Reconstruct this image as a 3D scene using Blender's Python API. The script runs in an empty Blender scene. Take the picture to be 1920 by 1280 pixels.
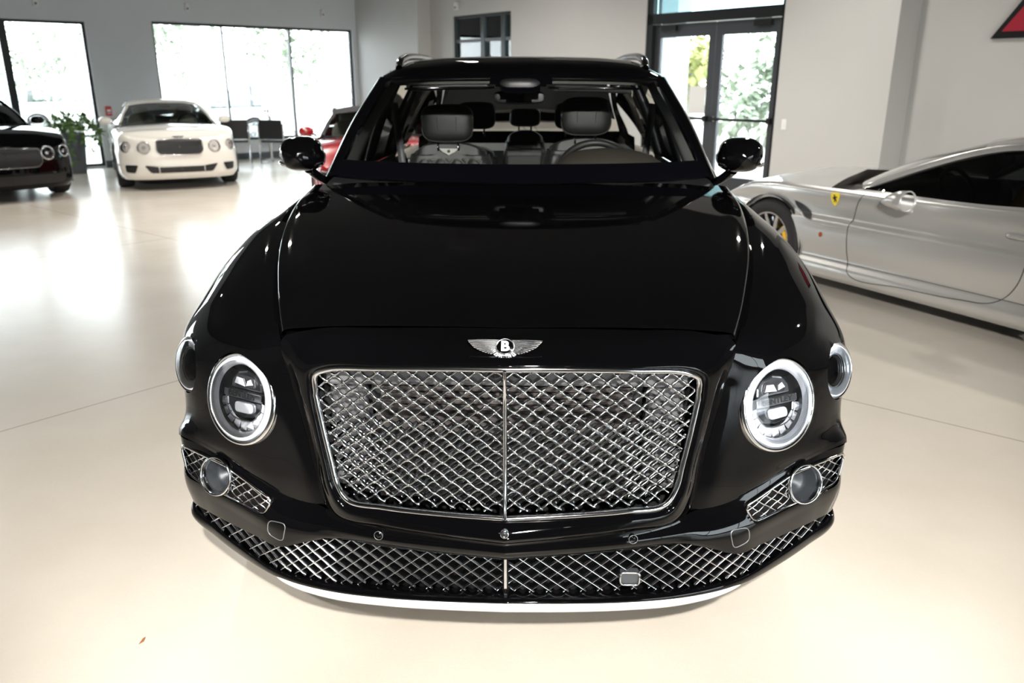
import bpy, bmesh, math, random
import numpy as np
from mathutils import Vector, Matrix
from mathutils.bvhtree import BVHTree

random.seed(7); rng = np.random.default_rng(7)
SC = bpy.context.scene; COL = SC.collection
PI = math.pi; R = math.radians

# ------------------------------------------------------------ camera
cam = bpy.data.cameras.new('camera'); camo = bpy.data.objects.new('camera', cam); COL.objects.link(camo)
camo.location = (0, 0, 1.62); camo.rotation_euler = (R(72), 0, 0)
cam.sensor_width = 36; cam.lens = 28.125; cam.clip_start = .05; cam.clip_end = 300
cam.dof.use_dof = True; cam.dof.focus_distance = 2.1; cam.dof.aperture_fstop = 4.0
SC.camera = camo
# ------------------------------------------------------------ world, exposure
SC.view_settings.view_transform = 'Standard'; SC.view_settings.look = 'None'
SC.view_settings.gamma = 1; SC.view_settings.use_curve_mapping = False; SC.view_settings.exposure = 0.25
wd = bpy.data.worlds.new('overcast_sky'); SC.world = wd; wd.use_nodes = True
bg = wd.node_tree.nodes['Background']; bg.inputs[0].default_value = (.90, .96, 1, 1); bg.inputs[1].default_value = 11.0

def light(name, kind, loc, energy, color, size=.2, target=None, spot=None, parent=None, sizey=None):
    l = bpy.data.lights.new(name, kind); l.energy = energy; l.color = color
    o = bpy.data.objects.new(name, l); COL.objects.link(o); o.location = loc
    if kind == 'AREA':
        l.shape = 'DISK' if sizey is None else 'RECTANGLE'; l.size = size
        if sizey: l.size_y = sizey
    if kind == 'SPOT': l.shadow_soft_size = size; l.spot_size = R(spot); l.spot_blend = .45
    if target is not None:
        d = Vector(target) - Vector(loc); o.rotation_euler = d.to_track_quat('-Z', 'Y').to_euler()
    if parent: o.parent = parent
    return o

# ------------------------------------------------------------ helpers: curves and lofts
def crx(p, n):
    """Catmull-Rom through p (k,...,3), n samples evenly spread over the control points."""
    p = np.asarray(p, float); k = len(p)
    ax = tuple(range(1, p.ndim))
    d = np.sqrt(np.mean(np.sum(np.diff(p, axis=0)**2, axis=-1).reshape(k-1, -1), axis=1)); d = np.maximum(d, 1e-5)**.75
    m = np.zeros_like(p); s = [(p[i+1]-p[i])/d[i] for i in range(k-1)]
    m[0] = s[0]; m[-1] = s[-1]
    for i in range(1, k-1): m[i] = (s[i]*d[i-1]+s[i-1]*d[i])/(d[i]+d[i-1])
    out = []
    for t in np.linspace(0, k-1, n):
        i = min(int(t), k-2); u = t-i; h = d[i]
        out.append((2*u**3-3*u**2+1)*p[i]+(u**3-2*u**2+u)*h*m[i]+(-2*u**3+3*u**2)*p[i+1]+(u**3-u**2)*h*m[i+1])
    return np.array(out)
def even(pts, n, closed=False):
    p = np.asarray(pts, float)
    if closed: p = np.vstack([p, p[:1]])
    d = np.concatenate([[0], np.cumsum(np.linalg.norm(np.diff(p, axis=0), axis=1))])
    t = np.linspace(0, d[-1], n+1 if closed else n)
    q = np.stack([np.interp(t, d, p[:, i]) for i in range(p.shape[1])], 1)
    return q[:-1] if closed else q
def loft(curves, nu, nv): return crx(np.array([crx(c, nu) for c in curves]), nv)       # (nv,nu,3)

class MB:
    def __init__(s): s.v = []; s.f = []
    def add(s, V, F):
        b = len(s.v); s.v.extend([tuple(map(float, q)) for q in V]); s.f.extend([tuple(i+b for i in q) for q in F]); return s
    def grid(s, g, flip=False, cu=False, cv=False):
        nv, nu = g.shape[:2]; F = []
        for j in range(nv if cv else nv-1):
            for i in range(nu if cu else nu-1):
                a, b = j*nu+i, j*nu+(i+1) % nu; c, d = ((j+1) % nv)*nu+(i+1) % nu, ((j+1) % nv)*nu+i
                F.append((a, d, c, b) if flip else (a, b, c, d))
        return s.add(g.reshape(-1, 3), F)
    def box(s, lo, hi):
        x0, y0, z0 = lo; x1, y1, z1 = hi
        return s.add([(x0,y0,z0),(x1,y0,z0),(x1,y1,z0),(x0,y1,z0),(x0,y0,z1),(x1,y0,z1),(x1,y1,z1),(x0,y1,z1)],
                     [(0,3,2,1),(4,5,6,7),(0,1,5,4),(1,2,6,5),(2,3,7,6),(3,0,4,7)])
    def tube(s, path, r, n=8, closed=False, caps=True, flat=None, up=None):
        """tube along path; r scalar or list; flat=(a,b) scales of the section along side/up."""
        p = np.asarray(path, float); k = len(p); r = np.broadcast_to(np.asarray(r, float), (k,))
        if closed: t = np.roll(p, -1, 0)-np.roll(p, 1, 0)
        else: t = np.gradient(p, axis=0)
        t /= np.maximum(np.linalg.norm(t, axis=1), 1e-9)[:, None]
        ref = np.array(up if up is not None else ((0, 0, 1.) if abs(t[:, 2]).mean() < .8 else (0, 1., 0)))
        a = np.cross(t, ref); a /= np.maximum(np.linalg.norm(a, axis=1), 1e-9)[:, None]; b = np.cross(a, t)
        fa, fb = flat or (1, 1); an = np.arange(n)*2*PI/n + PI/n
        g = p[:, None]+r[:, None, None]*(np.cos(an)[None, :, None]*a[:, None]*fa+np.sin(an)[None, :, None]*b[:, None]*fb)
        base = len(s.v); s.grid(g, cu=True, cv=closed)
        if caps and not closed: s.f.append(tuple(base+i for i in range(n))); s.f.append(tuple(base+(k-1)*n+n-1-i for i in range(n)))
        return s
    def lathe(s, prof, o, e1, e2, n3, n=40, sx=1, sy=1):
        o, e1, e2, n3 = map(lambda q: np.array(q, float), (o, e1, e2, n3)); a = np.arange(n)*2*PI/n
        g = np.array([o+n3*h+r*(np.cos(a)[:, None]*e1*sx+np.sin(a)[:, None]*e2*sy) for r, h in prof])
        return s.grid(g, cu=True)
    def prism(s, poly, o, e1, e2, n3, h):
        o, e1, e2, n3 = map(lambda q: np.array(q, float), (o, e1, e2, n3)); k = len(poly)
        V = [o+e1*a+e2*b for a, b in poly]+[o+e1*a+e2*b+n3*h for a, b in poly]
        return s.add(V, [tuple(range(k-1, -1, -1)), tuple(range(k, 2*k))]+[(i, (i+1) % k, k+(i+1) % k, k+i) for i in range(k)])
    def blob(s, c, r, e=(.6, .6), nu=28, nv=18, rot=None):
        a = np.linspace(-PI, PI, nu, endpoint=False); b = np.linspace(-PI/2, PI/2, nv)
        sg = lambda x, p: np.sign(x)*np.abs(x)**p
        A, B = np.meshgrid(a, b)
        g = np.stack([r[0]*sg(np.cos(B), e[1])*sg(np.cos(A), e[0]), r[1]*sg(np.cos(B), e[1])*sg(np.sin(A), e[0]), r[2]*sg(np.sin(B), e[1])], -1)
        if rot is not None: g = g @ np.array(rot).T
        return s.grid(g+np.array(c), cu=True)
    def ob(s, name, mat, parent=None, smooth=True, bevel=0, solid=0, sharp=None):
        me = bpy.data.meshes.new(name); me.from_pydata(s.v, [], s.f); me.update()
        if smooth: me.shade_smooth()
        if sharp: me.set_sharp_from_angle(angle=R(sharp))
        me.materials.append(mat); o = bpy.data.objects.new(name, me); COL.objects.link(o)
        if parent: o.parent = parent
        if bevel: m = o.modifiers.new('b', 'BEVEL'); m.width = bevel; m.segments = 2; m.limit_method = 'ANGLE'
        if solid: m = o.modifiers.new('s', 'SOLIDIFY'); m.thickness = solid; m.offset = -1
        return o
    def mx(s):                                          # mirrored copy (x -> -x)
        m = MB(); m.v = [(-a, b, c) for a, b, c in s.v]; m.f = [tuple(reversed(q)) for q in s.f]; return m
def both(mb, name, mat, parent, **k):
    return [mb.ob(name, mat, parent, **k), mb.mx().ob(name, mat, parent, **k)]

def inpoly(q, poly):
    q = np.asarray(q); poly = np.asarray(poly); x, y = q[..., 0], q[..., 1]; c = np.zeros(x.shape, bool); j = len(poly)-1
    for i in range(len(poly)):
        xi, yi = poly[i]; xj, yj = poly[j]
        if yi != yj: c ^= ((yi > y) != (yj > y)) & (x < (xj-xi)*(y-yi)/(yj-yi)+xi)
        j = i
    return c
def cut(mb, poly, e1, e2, o=(0, 0, 0), keep=False, mask=None):
    """cut the outline poly (in the plane o,e1,e2) out of a mesh and snap the rim onto it; keep=True keeps the inside instead"""
    V = np.array(mb.v); e1 = np.array(e1, float); e2 = np.array(e2, float); q = (V-np.array(o)) @ np.stack([e1, e2], 1)
    fc = np.array([q[list(f)].mean(0) for f in mb.f]); ins = inpoly(fc, poly)
    if mask is not None: ins &= np.array([mask(V[list(f)].mean(0)) for f in mb.f])
    if keep: ins = ~ins
    rem = set(); kp = set(); F = []
    for f, i in zip(mb.f, ins):
        if i: rem.update(f)
        else: kp.update(f); F.append(f)
    P = np.asarray(poly, float); A = P; B = np.roll(P, -1, 0); D = B-A; L2 = (D**2).sum(1)+1e-12
    for i in rem & kp:
        t = np.clip(((q[i]-A)*D).sum(1)/L2, 0, 1); c = A+D*t[:, None]; j = np.argmin(((c-q[i])**2).sum(1)); d = c[j]-q[i]
        V[i] += e1*d[0]+e2*d[1]
    used = sorted(kp); mp = {u: n for n, u in enumerate(used)}
    m = MB(); m.v = [tuple(V[u]) for u in used]; m.f = [tuple(mp[i] for i in f) for f in F]; return m
def circ(c, r, n=64, ry=None): return [(c[0]+r*math.cos(2*PI*i/n), c[1]+(ry or r)*math.sin(2*PI*i/n)) for i in range(n)]
def rnd_poly(pts, r, n=6):
    out = []; k = len(pts); P = np.array(pts, float)
    for i in range(k):
        a, b, c = P[i-1], P[i], P[(i+1) % k]; u = (a-b)/np.linalg.norm(a-b); w = (c-b)/np.linalg.norm(c-b)
        rr = min(r, np.linalg.norm(a-b)*.45, np.linalg.norm(c-b)*.45); s, e = b+u*rr, b+w*rr
        for t in np.linspace(0, 1, n): out.append(tuple((1-t)**2*s+2*t*(1-t)*b+t*t*e))
    return out
def bvh(mbs):
    v = []; f = []
    for m in (mbs if isinstance(mbs, list) else [mbs]):
        b = len(v); v += m.v; f += [tuple(i+b for i in q) for q in m.f]
    return BVHTree.FromPolygons([Vector(q) for q in v], f)
def shoot(bv, p, d, off=0.):
    d = Vector(d).normalized(); h = bv.ray_cast(Vector(p), d)
    return None if h[0] is None else np.array(h[0]-d*off)
def decal(bv, poly, o, e1, e2, d, off=.004, rings=6):
    """a patch of outline poly laid on a surface by casting along d"""
    P = even(poly, max(64, len(poly)), True); c = P.mean(0); k = len(P); o, e1, e2 = map(lambda q: np.array(q, float), (o, e1, e2)); rows = []
    for j in range(rings+1):
        q = c+(P-c)*max(j/rings, .02); row = []
        for a, b in q:
            h = shoot(bv, o+e1*a+e2*b, d, off); row.append(h if h is not None else (row[-1] if row else (rows[-1][0] if rows else o+e1*a+e2*b)))
        rows.append(row)
    return MB().grid(np.array(rows), cu=True)
def trace(bv, path, o, e1, e2, d, off=.0, n=60):
    p = even(path, n); o, e1, e2 = map(lambda q: np.array(q, float), (o, e1, e2)); out = []
    for a, b in p:
        h = shoot(bv, o+e1*a+e2*b, d, off)
        if h is not None: out.append(h)
    return out
def text_mb(body, size, o, e1, e2, n3, ext=.001, fat=0.):
    cu = bpy.data.curves.new('t', 'FONT'); cu.body = body; cu.size = size; cu.extrude = ext; cu.offset = fat; cu.align_x = 'CENTER'; cu.align_y = 'CENTER'; cu.resolution_u = 4
    ob = bpy.data.objects.new('t', cu); COL.objects.link(ob); dg = bpy.context.evaluated_depsgraph_get(); me = bpy.data.meshes.new_from_object(ob.evaluated_get(dg))
    M = np.stack([np.array(e1, float), np.array(e2, float), np.array(n3, float)], 0)
    m = MB(); V = np.array([v.co for v in me.vertices])@M+np.array(o); m.add(V, [tuple(p.vertices) for p in me.polygons])
    bpy.data.objects.remove(ob); bpy.data.curves.remove(cu); bpy.data.meshes.remove(me); return m

# ------------------------------------------------------------ materials
def mat(name, col, rough=.5, metal=0., coat=0., spec=.5, noise=0., nscale=20., bump=0., bscale=80., emit=None, es=0., trans=0., alpha=1., ior=1.5, crough=.03):
    m = bpy.data.materials.new(name); m.use_nodes = True; nt = m.node_tree; b = nt.nodes['Principled BSDF']
    I = b.inputs; I['Base Color'].default_value = (*col, 1); I['Roughness'].default_value = rough; I['Metallic'].default_value = metal
    I['Coat Weight'].default_value = coat; I['Coat Roughness'].default_value = crough; I['Specular IOR Level'].default_value = spec; I['IOR'].default_value = ior
    I['Transmission Weight'].default_value = trans; I['Alpha'].default_value = alpha
    if emit: I['Emission Color'].default_value = (*emit, 1); I['Emission Strength'].default_value = es
    tc = nt.nodes.new('ShaderNodeTexCoord')
    if noise:
        n = nt.nodes.new('ShaderNodeTexNoise'); n.inputs['Scale'].default_value = nscale; n.inputs['Detail'].default_value = 6
        nt.links.new(tc.outputs['Object'], n.inputs['Vector'])
        mx = nt.nodes.new('ShaderNodeMix'); mx.data_type = 'RGBA'
        mx.inputs['A'].default_value = (*[c*(1-noise) for c in col], 1); mx.inputs['B'].default_value = (*[min(1, c*(1+noise)) for c in col], 1)
        nt.links.new(n.outputs['Fac'], mx.inputs['Factor']); nt.links.new(mx.outputs['Result'], I['Base Color'])
    if bump:
        n = nt.nodes.new('ShaderNodeTexNoise'); n.inputs['Scale'].default_value = bscale; n.inputs['Detail'].default_value = 4
        nt.links.new(tc.outputs['Object'], n.inputs['Vector'])
        bp = nt.nodes.new('ShaderNodeBump'); bp.inputs['Strength'].default_value = bump; bp.inputs['Distance'].default_value = .01
        nt.links.new(n.outputs['Fac'], bp.inputs['Height']); nt.links.new(bp.outputs['Normal'], I['Normal'])
    return m
def glass_mat(name, tint, refl=.06, rough=.0):
    m = bpy.data.materials.new(name); m.use_nodes = True; nt = m.node_tree; nt.nodes.clear()
    o = nt.nodes.new('ShaderNodeOutputMaterial'); t = nt.nodes.new('ShaderNodeBsdfTransparent'); t.inputs[0].default_value = (*tint, 1)
    g = nt.nodes.new('ShaderNodeBsdfGlossy'); g.inputs['Roughness'].default_value = rough; g.inputs[0].default_value = (1, 1, 1, 1)
    f = nt.nodes.new('ShaderNodeFresnel'); f.inputs[0].default_value = 1.45; mx = nt.nodes.new('ShaderNodeMixShader')
    k = nt.nodes.new('ShaderNodeMath'); k.operation = 'MULTIPLY'; k.inputs[1].default_value = refl/.04
    nt.links.new(f.outputs[0], k.inputs[0]); nt.links.new(k.outputs[0], mx.inputs[0]); nt.links.new(t.outputs[0], mx.inputs[1]); nt.links.new(g.outputs[0], mx.inputs[2]); nt.links.new(mx.outputs[0], o.inputs[0])
    return m
BLACK = mat('black_gloss_paint', (.0015, .0015, .0018), .06, coat=1, spec=.0); BLACK.node_tree.nodes['Principled BSDF'].inputs['Coat IOR'].default_value = 1.36
CHROME = mat('chrome', (.84, .85, .87), .09, 1.)
SATIN = mat('bright_satin_chrome', (.6, .61, .63), .22, 1.)
DCHROME = mat('dark_chrome', (.35, .36, .38), .12, 1.)
PLASTIC = mat('black_plastic', (.012, .012, .013), .45)
FRIT = mat('black_frit', (.002, .002, .003), .12, spec=.12)
GREYP = mat('grey_plastic', (.09, .09, .095), .5)
WHITEP = mat('white_satin_paint', (.78, .78, .78), .3, coat=.5)
GLASS = glass_mat('clear_glass', (.93, .95, .95), .04)
DGLASS = glass_mat('tinted_car_glass', (.45, .5, .5), .05)
LENS = glass_mat('lamp_cover_glass', (.97, .97, .98), .04)
LEATHER = mat('charcoal_leather', (.019, .0187, .018), .42, noise=.15, nscale=60, bump=.15, bscale=300)
TRIM = mat('dark_interior_trim', (.03, .029, .028), .6, bump=.1, bscale=300)
DASH = mat('brown_black_dash_leather', (.06, .053, .043), .45, bump=.1, bscale=250)
CLOTH = mat('dark_headliner_cloth', (.12, .118, .112), .9)
CRYSTAL = mat('crystal_light_guide', (.66, .69, .74), .2, .25, coat=.6)
RUBBER = mat('tyre_rubber', (.012, .012, .012), .7, bump=.2, bscale=120)
ALLOY = mat('alloy_rim', (.5, .5, .51), .25, 1.)
SILVER = mat('silver_metallic_paint', (.52, .515, .50), .32, .55, coat=1)
WHITE = mat('pearl_white_paint', (.80, .775, .72), .25, coat=1)
RED = mat('red_paint', (.28, .008, .012), .25, coat=1)
SOFTTOP = mat('black_soft_top', (.012, .012, .014), .8)
MESHD = mat('dark_mesh', (.012, .012, .013), .4, .2)
CREAM = mat('cream_leather', (.5, .44, .35), .5)

# ------------------------------------------------------------ tagging
def tag(o, label, cat, group=None, kind=None):
    if label: o['label'] = label
    if cat: o['category'] = cat
    if group: o['group'] = group
    if kind: o['kind'] = kind
    return o
def thing(name, label, cat, loc=(0, 0, 0), rz=0., group=None):
    o = bpy.data.objects.new(name, None); COL.objects.link(o); o.location = loc; o.rotation_euler = (0, 0, rz); o.empty_display_size = .2
    return tag(o, label, cat, group)
def pempty(name, parent):                                # a part that is only made of sub-parts
    o = bpy.data.objects.new(name, None); COL.objects.link(o); o.parent = parent; o.empty_display_size = .05; return o
def struct(o): o['kind'] = 'structure'; return o
def sempty(name, loc=(0, 0, 0)):
    o = bpy.data.objects.new(name, None); COL.objects.link(o); o.location = loc; o['kind'] = 'structure'; return o

# ============================================================ the showroom
K = np.array([-3.37, 20.07, 0.]); D2 = np.array([.644, -.765, 0.]); D1 = np.array([-.765, -.644, 0.])   # corner; along the door wall (a); along the window wall (b)
UP = np.array([0, 0, 1.])
def rp(a, b, z=0.): return K+a*D2+b*D1+UP*z
class RM(MB):                                            # boxes in room coordinates (a, b, z)
    def rb(s, a0, a1, b0, b1, z0, z1):
        m = MB().box((a0, b0, z0), (a1, b1, z1)); return s.add([rp(*q) for q in m.v], [tuple(reversed(f)) for f in m.f])
CEIL = 4.2; AMAX, BMAX = 27., 20.
def node_floor():
    m = mat('polished_concrete', (.62, .55, .455), .2, spec=.5); nt = m.node_tree; b = nt.nodes['Principled BSDF']; tc = nt.nodes['Texture Coordinate']
    n1 = nt.nodes.new('ShaderNodeTexNoise'); n1.inputs['Scale'].default_value = .55; n1.inputs['Detail'].default_value = 8; n1.inputs['Roughness'].default_value = .62
    n2 = nt.nodes.new('ShaderNodeTexNoise'); n2.inputs['Scale'].default_value = 160; n2.inputs['Detail'].default_value = 3
    cr_ = nt.nodes.new('ShaderNodeValToRGB'); e = cr_.color_ramp.elements; e[0].position = .3; e[0].color = (.60, .545, .465, 1); e[1].position = .7; e[1].color = (.71, .66, .585, 1)
    mx = nt.nodes.new('ShaderNodeMix'); mx.data_type = 'RGBA'; mx.blend_type = 'MULTIPLY'; mx.inputs['Factor'].default_value = .12
    mp = nt.nodes.new('ShaderNodeMapping'); mp.inputs['Rotation'].default_value = (0, 0, R(40))
    bk = nt.nodes.new('ShaderNodeTexBrick'); bk.offset = 0; bk.inputs['Scale'].default_value = 1; bk.inputs['Brick Width'].default_value = 4.2; bk.inputs['Row Height'].default_value = 4.2; bk.inputs['Mortar Size'].default_value = .006
    bk.inputs['Color1'].default_value = bk.inputs['Color2'].default_value = (1, 1, 1, 1); bk.inputs['Mortar'].default_value = (.62, .6, .57, 1)
    m2 = nt.nodes.new('ShaderNodeMix'); m2.data_type = 'RGBA'; m2.blend_type = 'MULTIPLY'; m2.inputs['Factor'].default_value = 1
    L = nt.links.new
    L(tc.outputs['Object'], n1.inputs[0]); L(tc.outputs['Object'], n2.inputs[0]); L(tc.outputs['Object'], mp.inputs[0]); L(mp.outputs[0], bk.inputs[0])
    L(n1.outputs['Fac'], cr_.inputs[0]); L(cr_.outputs[0], mx.inputs['A']); L(n2.outputs['Color'], mx.inputs['B']); L(mx.outputs['Result'], m2.inputs['A']); L(bk.outputs[0], m2.inputs['B']); L(m2.outputs['Result'], b.inputs['Base Color'])
    rr = nt.nodes.new('ShaderNodeMapRange'); rr.inputs['To Min'].default_value = .16; rr.inputs['To Max'].default_value = .3; L(n1.outputs['Fac'], rr.inputs[0]); L(rr.outputs[0], b.inputs['Roughness'])
    return m
FLOOR = node_floor()
WALL = mat('light_grey_wall_paint', (.49, .487, .475), .7, noise=.03, nscale=2, bump=.05, bscale=120)
WALLB = mat('cool_grey_wall_paint', (.62, .65, .68), .7, noise=.03, nscale=2, bump=.05, bscale=120)
CEILM = mat('dark_ceiling_paint', (.012, .012, .013), .9)
FRAME = mat('black_aluminium', (.012, .013, .014), .35, .3)
DOORM = mat('dark_grey_aluminium', (.055, .06, .068), .4, .4)
BASEM = mat('slate_grey_baseboard', (.09, .11, .125), .5)

struct(RM().rb(-.3, AMAX, -.8, BMAX, -.2, 0).ob('floor', FLOOR, smooth=False))
struct(RM().rb(-.3, AMAX, -.8, BMAX, CEIL, CEIL+.15).ob('ceiling', CEILM, smooth=False))
T = .25
wa = RM()                                                # window wall with three openings
W2 = (.42, 4.88, .40, 2.75); W1 = (6.09, 9.7, .03, 2.69); W0 = (11.2, 16.2, .03, 2.69)
for b0, b1 in ((-.8, W2[0]), (W2[1], W1[0]), (W1[1], W0[0]), (W0[1], BMAX)): wa.rb(-T, 0, b0, b1, 0, CEIL)
for w in (W0, W1, W2): wa.rb(-T, 0, w[0], w[1], w[3], CEIL); wa.rb(-T, 0, w[0], w[1], -.01, w[2])
struct(wa.ob('wall_left', WALLB, smooth=False))
WB = (3.30, 5.20, .5, 2.88); DB = (8.52, 10.97, 0., 3.35)
wb = RM()
for a0, a1 in ((0, WB[0]), (WB[1], DB[0]), (DB[1], 12.55)): wb.rb(a0, a1, -T, 0, 0, CEIL)
wb.rb(WB[0], WB[1], -T, 0, WB[3], CEIL); wb.rb(WB[0], WB[1], -T, 0, 0, WB[2]); wb.rb(DB[0], DB[1], -T, 0, DB[3], CEIL)
wb.rb(12.3, 12.55, -.8, -T, 0, CEIL); wb.rb(12.55, AMAX, -.8, -.55, 0, CEIL)
struct(wb.ob('wall_right', WALL, smooth=False))
struct(RM().rb(0, 2.55, 0, .32, 0, CEIL).ob('trim_1', WALL, smooth=False))
wk = RM(); W5 = (5.5, 11.5, .4, 2.8)
wk.rb(AMAX, AMAX+.2, -.8, W5[0], 0, CEIL); wk.rb(AMAX, AMAX+.2, W5[1], BMAX, 0, CEIL); wk.rb(AMAX, AMAX+.2, W5[0], W5[1], 0, W5[2]); wk.rb(AMAX, AMAX+.2, W5[0], W5[1], W5[3], CEIL)
struct(wk.ob('wall_back', WALL, smooth=False))
struct(RM().rb(-.3, AMAX, BMAX-.01, BMAX+.2, 0, CEIL).ob('wall_side', WALL, smooth=False))
bb = RM()
for b0, b1 in ((.32, W1[0]), (W1[1], W0[0]), (W0[1], BMAX)): bb.rb(0, .02, b0, b1, .0, .13)
struct(bb.ob('baseboard_left', BASEM, smooth=False))
bb = RM(); bb.rb(0, 2.57, .32, .34, 0, .13); bb.rb(2.55, DB[0], 0, .02, 0, .13); bb.rb(DB[1], 12.57, 0, .02, 0, .13); bb.rb(12.57, AMAX, -.55, -.53, 0, .13)
struct(bb.ob('baseboard_right', BASEM, smooth=False))

def window(n, wall, w, mulls, rails=(), tm=.035, thick=None):
    """wall 'A': opening along b in the plane a=0; wall 'B': along a in the plane b=0"""
    s = sempty('window_%d' % n); lo, hi, z0, z1 = w
    def bx(p0, p1, q0, q1, m, d0=-.16, d1=-.08):
        if wall == 'K': return m.rb(AMAX+.2+d0, AMAX+.2+d1, p0, p1, q0, q1)
        return m.rb(d0, d1, p0, p1, q0, q1) if wall == 'A' else m.rb(p0, p1, d0, d1, q0, q1)
    f = RM(); bx(lo, hi, z0, z0+.05, f); bx(lo, hi, z1-.05, z1, f); bx(lo, lo+.05, z0+.05, z1-.05, f); bx(hi-.05, hi, z0+.05, z1-.05, f)
    f.ob('window_frame', FRAME, s, smooth=False)
    xs = [lo+.05]
    for k, m_ in enumerate(mulls):
        h = (thick[k] if thick else tm)/2
        m = RM(); bx(m_-h, m_+h, z0+.05, z1-.05, m, -.16, -.07); m.ob('mullion', FRAME, s, smooth=False); xs += [m_-h, m_+h]
    xs.append(hi-.05); zs = [z0+.05]
    for r_ in rails:
        for i in range(0, len(xs), 2):
            m = RM(); bx(xs[i], xs[i+1], r_-.03, r_+.03, m); m.ob('rail', GREYP, s, smooth=False)
        zs += [r_-.03, r_+.03]
    zs.append(z1-.05)
    for i in range(0, len(xs), 2):
        for j in range(0, len(zs), 2):
            m = RM(); bx(xs[i], xs[i+1], zs[j], zs[j+1], m, -.125, -.117); m.ob('pane', TEAL if wall == 'B' else GLASS, s, smooth=False)
    c, q = (lo+hi)/2, (z0+z1)/2                           # daylight portal in the opening
    p = {'A': rp(-.2, c, q), 'B': rp(c, -.2, q), 'K': rp(AMAX+.18, c, q)}[wall]; d = {'A': D2, 'B': D1, 'K': -D2}[wall]
    o = light('daylight_portal', 'AREA', p, 1, (1, 1, 1), hi-lo, p+d, sizey=z1-z0, parent=None); o.data.cycles.is_portal = True
    return s
TEAL = glass_mat('teal_tinted_glass', (.62, .76, .78), .06)
window(1, 'A', W1, (7.46,), thick=(.13,)); window(2, 'A', W2, (1.95, 3.46)); window(4, 'A', W0, (12.9, 14.6))
window(5, 'K', W5, (7.5, 9.5), tm=.08)
window(3, 'B', WB, (4.24, 4.88), rails=(2.4,), tm=.12)

# double glass entrance door
dr = sempty('door_1')
f = RM(); f.rb(DB[0], DB[0]+.12, -.22, -.02, 0, DB[3]); f.rb(DB[1]-.05, DB[1], -.22, -.02, 0, DB[3]); f.rb(DB[0], DB[1], -.22, -.02, 2.47, 2.62); f.rb(DB[0], DB[1], -.22, -.02, DB[3]-.06, DB[3])
f.ob('door_frame', FRAME, dr, smooth=False)
RM().rb(DB[0]+.12, DB[1]-.05, -.13, -.12, 2.62, DB[3]-.06).ob('transom_pane', TEAL, dr, smooth=False)
for a0, a1, hs in ((DB[0]+.125, 9.80, 1), (9.815, DB[1]-.055, -1)):
    m = RM(); m.rb(a0, a0+.11, -.15, -.09, .02, 2.46); m.rb(a1-.11, a1, -.15, -.09, .02, 2.46); m.rb(a0+.11, a1-.11, -.15, -.09, 2.27, 2.46); m.rb(a0+.11, a1-.11, -.15, -.09, .02, .24)
    lf = m.ob('door_leaf', DOORM, dr, smooth=False)
    RM().rb(a0+.11, a1-.11, -.124, -.116, .24, 2.27).ob('pane', GLASS, lf, smooth=False)
    m = RM(); m.rb(a0+.05, a1-.05, -.05, -.015, 1.06, 1.1); m.rb(a0+.03, a0+.09, -.09, -.01, 1.04, 1.12); m.rb(a1-.09, a1-.03, -.09, -.01, 1.04, 1.12); m.ob('push_bar', FRAME, lf, smooth=False)
    m = RM(); c = a0+.3 if hs > 0 else a1-.3; m.rb(c-.14, c+.14, -.09, -.03, 2.36, 2.44); m.rb(c-.13, c+.32 if hs > 0 else c+.13, -.06, -.04, 2.46, 2.48); m.ob('door_closer', FRAME, lf, smooth=False)
p = rp((DB[0]+DB[1])/2, -.2, DB[3]/2); o = light('daylight_portal', 'AREA', p, 1, (1, 1, 1), DB[1]-DB[0], p+D1, sizey=DB[3]); o.data.cycles.is_portal = True
m = RM(); m.rb(9.37, 9.67, -.115, -.112, 1.15, 1.55); tag(m.ob('paper_notice', mat('white_paper', (.7, .7, .69), .8), smooth=False), 'plain white paper notice taped to the left glass door', 'notice')
# small wall fittings
WHITE_PL = mat('white_plastic', (.75, .75, .75), .4)
for (a, b, z, wl) in ((0, 6.87, 2.99, 'A'), (0, 4.16, 3.04, 'A'), (0, 1.16, 3.07, 'A'), (3.52, 0, 3.06, 'B')):
    o = rp(a, b, z); n3, e1 = (D2, D1) if wl == 'A' else (D1, D2)
    t = thing('wall_sensor', {6.87: 'small white wall sensor above the tall left window', 4.16: 'small white wall sensor above the left pane of the three-pane window', 1.16: 'small white wall sensor above the right pane of the three-pane window'}.get(b, 'small white wall sensor above the dark-framed window of the door wall'), 'sensor', o, group='wall sensors')
    z0 = np.zeros(3); MB().prism(rnd_poly([(-.045, -.07), (.045, -.07), (.035, .07), (-.035, .07)], .02), z0, e1, UP, n3, .05).ob('housing', WHITE_PL, t, smooth=False)
    MB().prism(circ((0, -.03), .02, 16), n3*.05, e1, UP, n3, .012).ob('lens', GREYP, t, smooth=False)
t = thing('alarm_pull', 'small red fire alarm box on the pier left of the white coupe', 'alarm', rp(0, 5.91, 1.07))
MB().prism(rnd_poly([(-.05, -.09), (.05, -.09), (.05, .09), (-.05, .09)], .01), (0, 0, 0), D1, UP, D2, .05).ob('box', mat('alarm_red', (.55, .06, .07), .4), t, smooth=False)
m = MB(); m.prism([(-.035, -.01), (.035, -.01), (.035, .03), (-.035, .03)], D2*.05, D1, UP, D2, .006); m.prism([(-.035, -.05), (.035, -.05), (.035, -.035), (-.035, -.035)], D2*.05, D1, UP, D2, .006); m.ob('handle', WHITE_PL, t, smooth=False)
t = thing('light_switch', 'white light switch plate on the wall right of the glass doors', 'switch', rp(11.13, 0, 1.05))
MB().prism(rnd_poly([(-.035, -.07), (.035, -.07), (.035, .07), (-.035, .07)], .01), (0, 0, 0), D2, UP, D1, .012).ob('plate', WHITE_PL, t, smooth=False)
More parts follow.
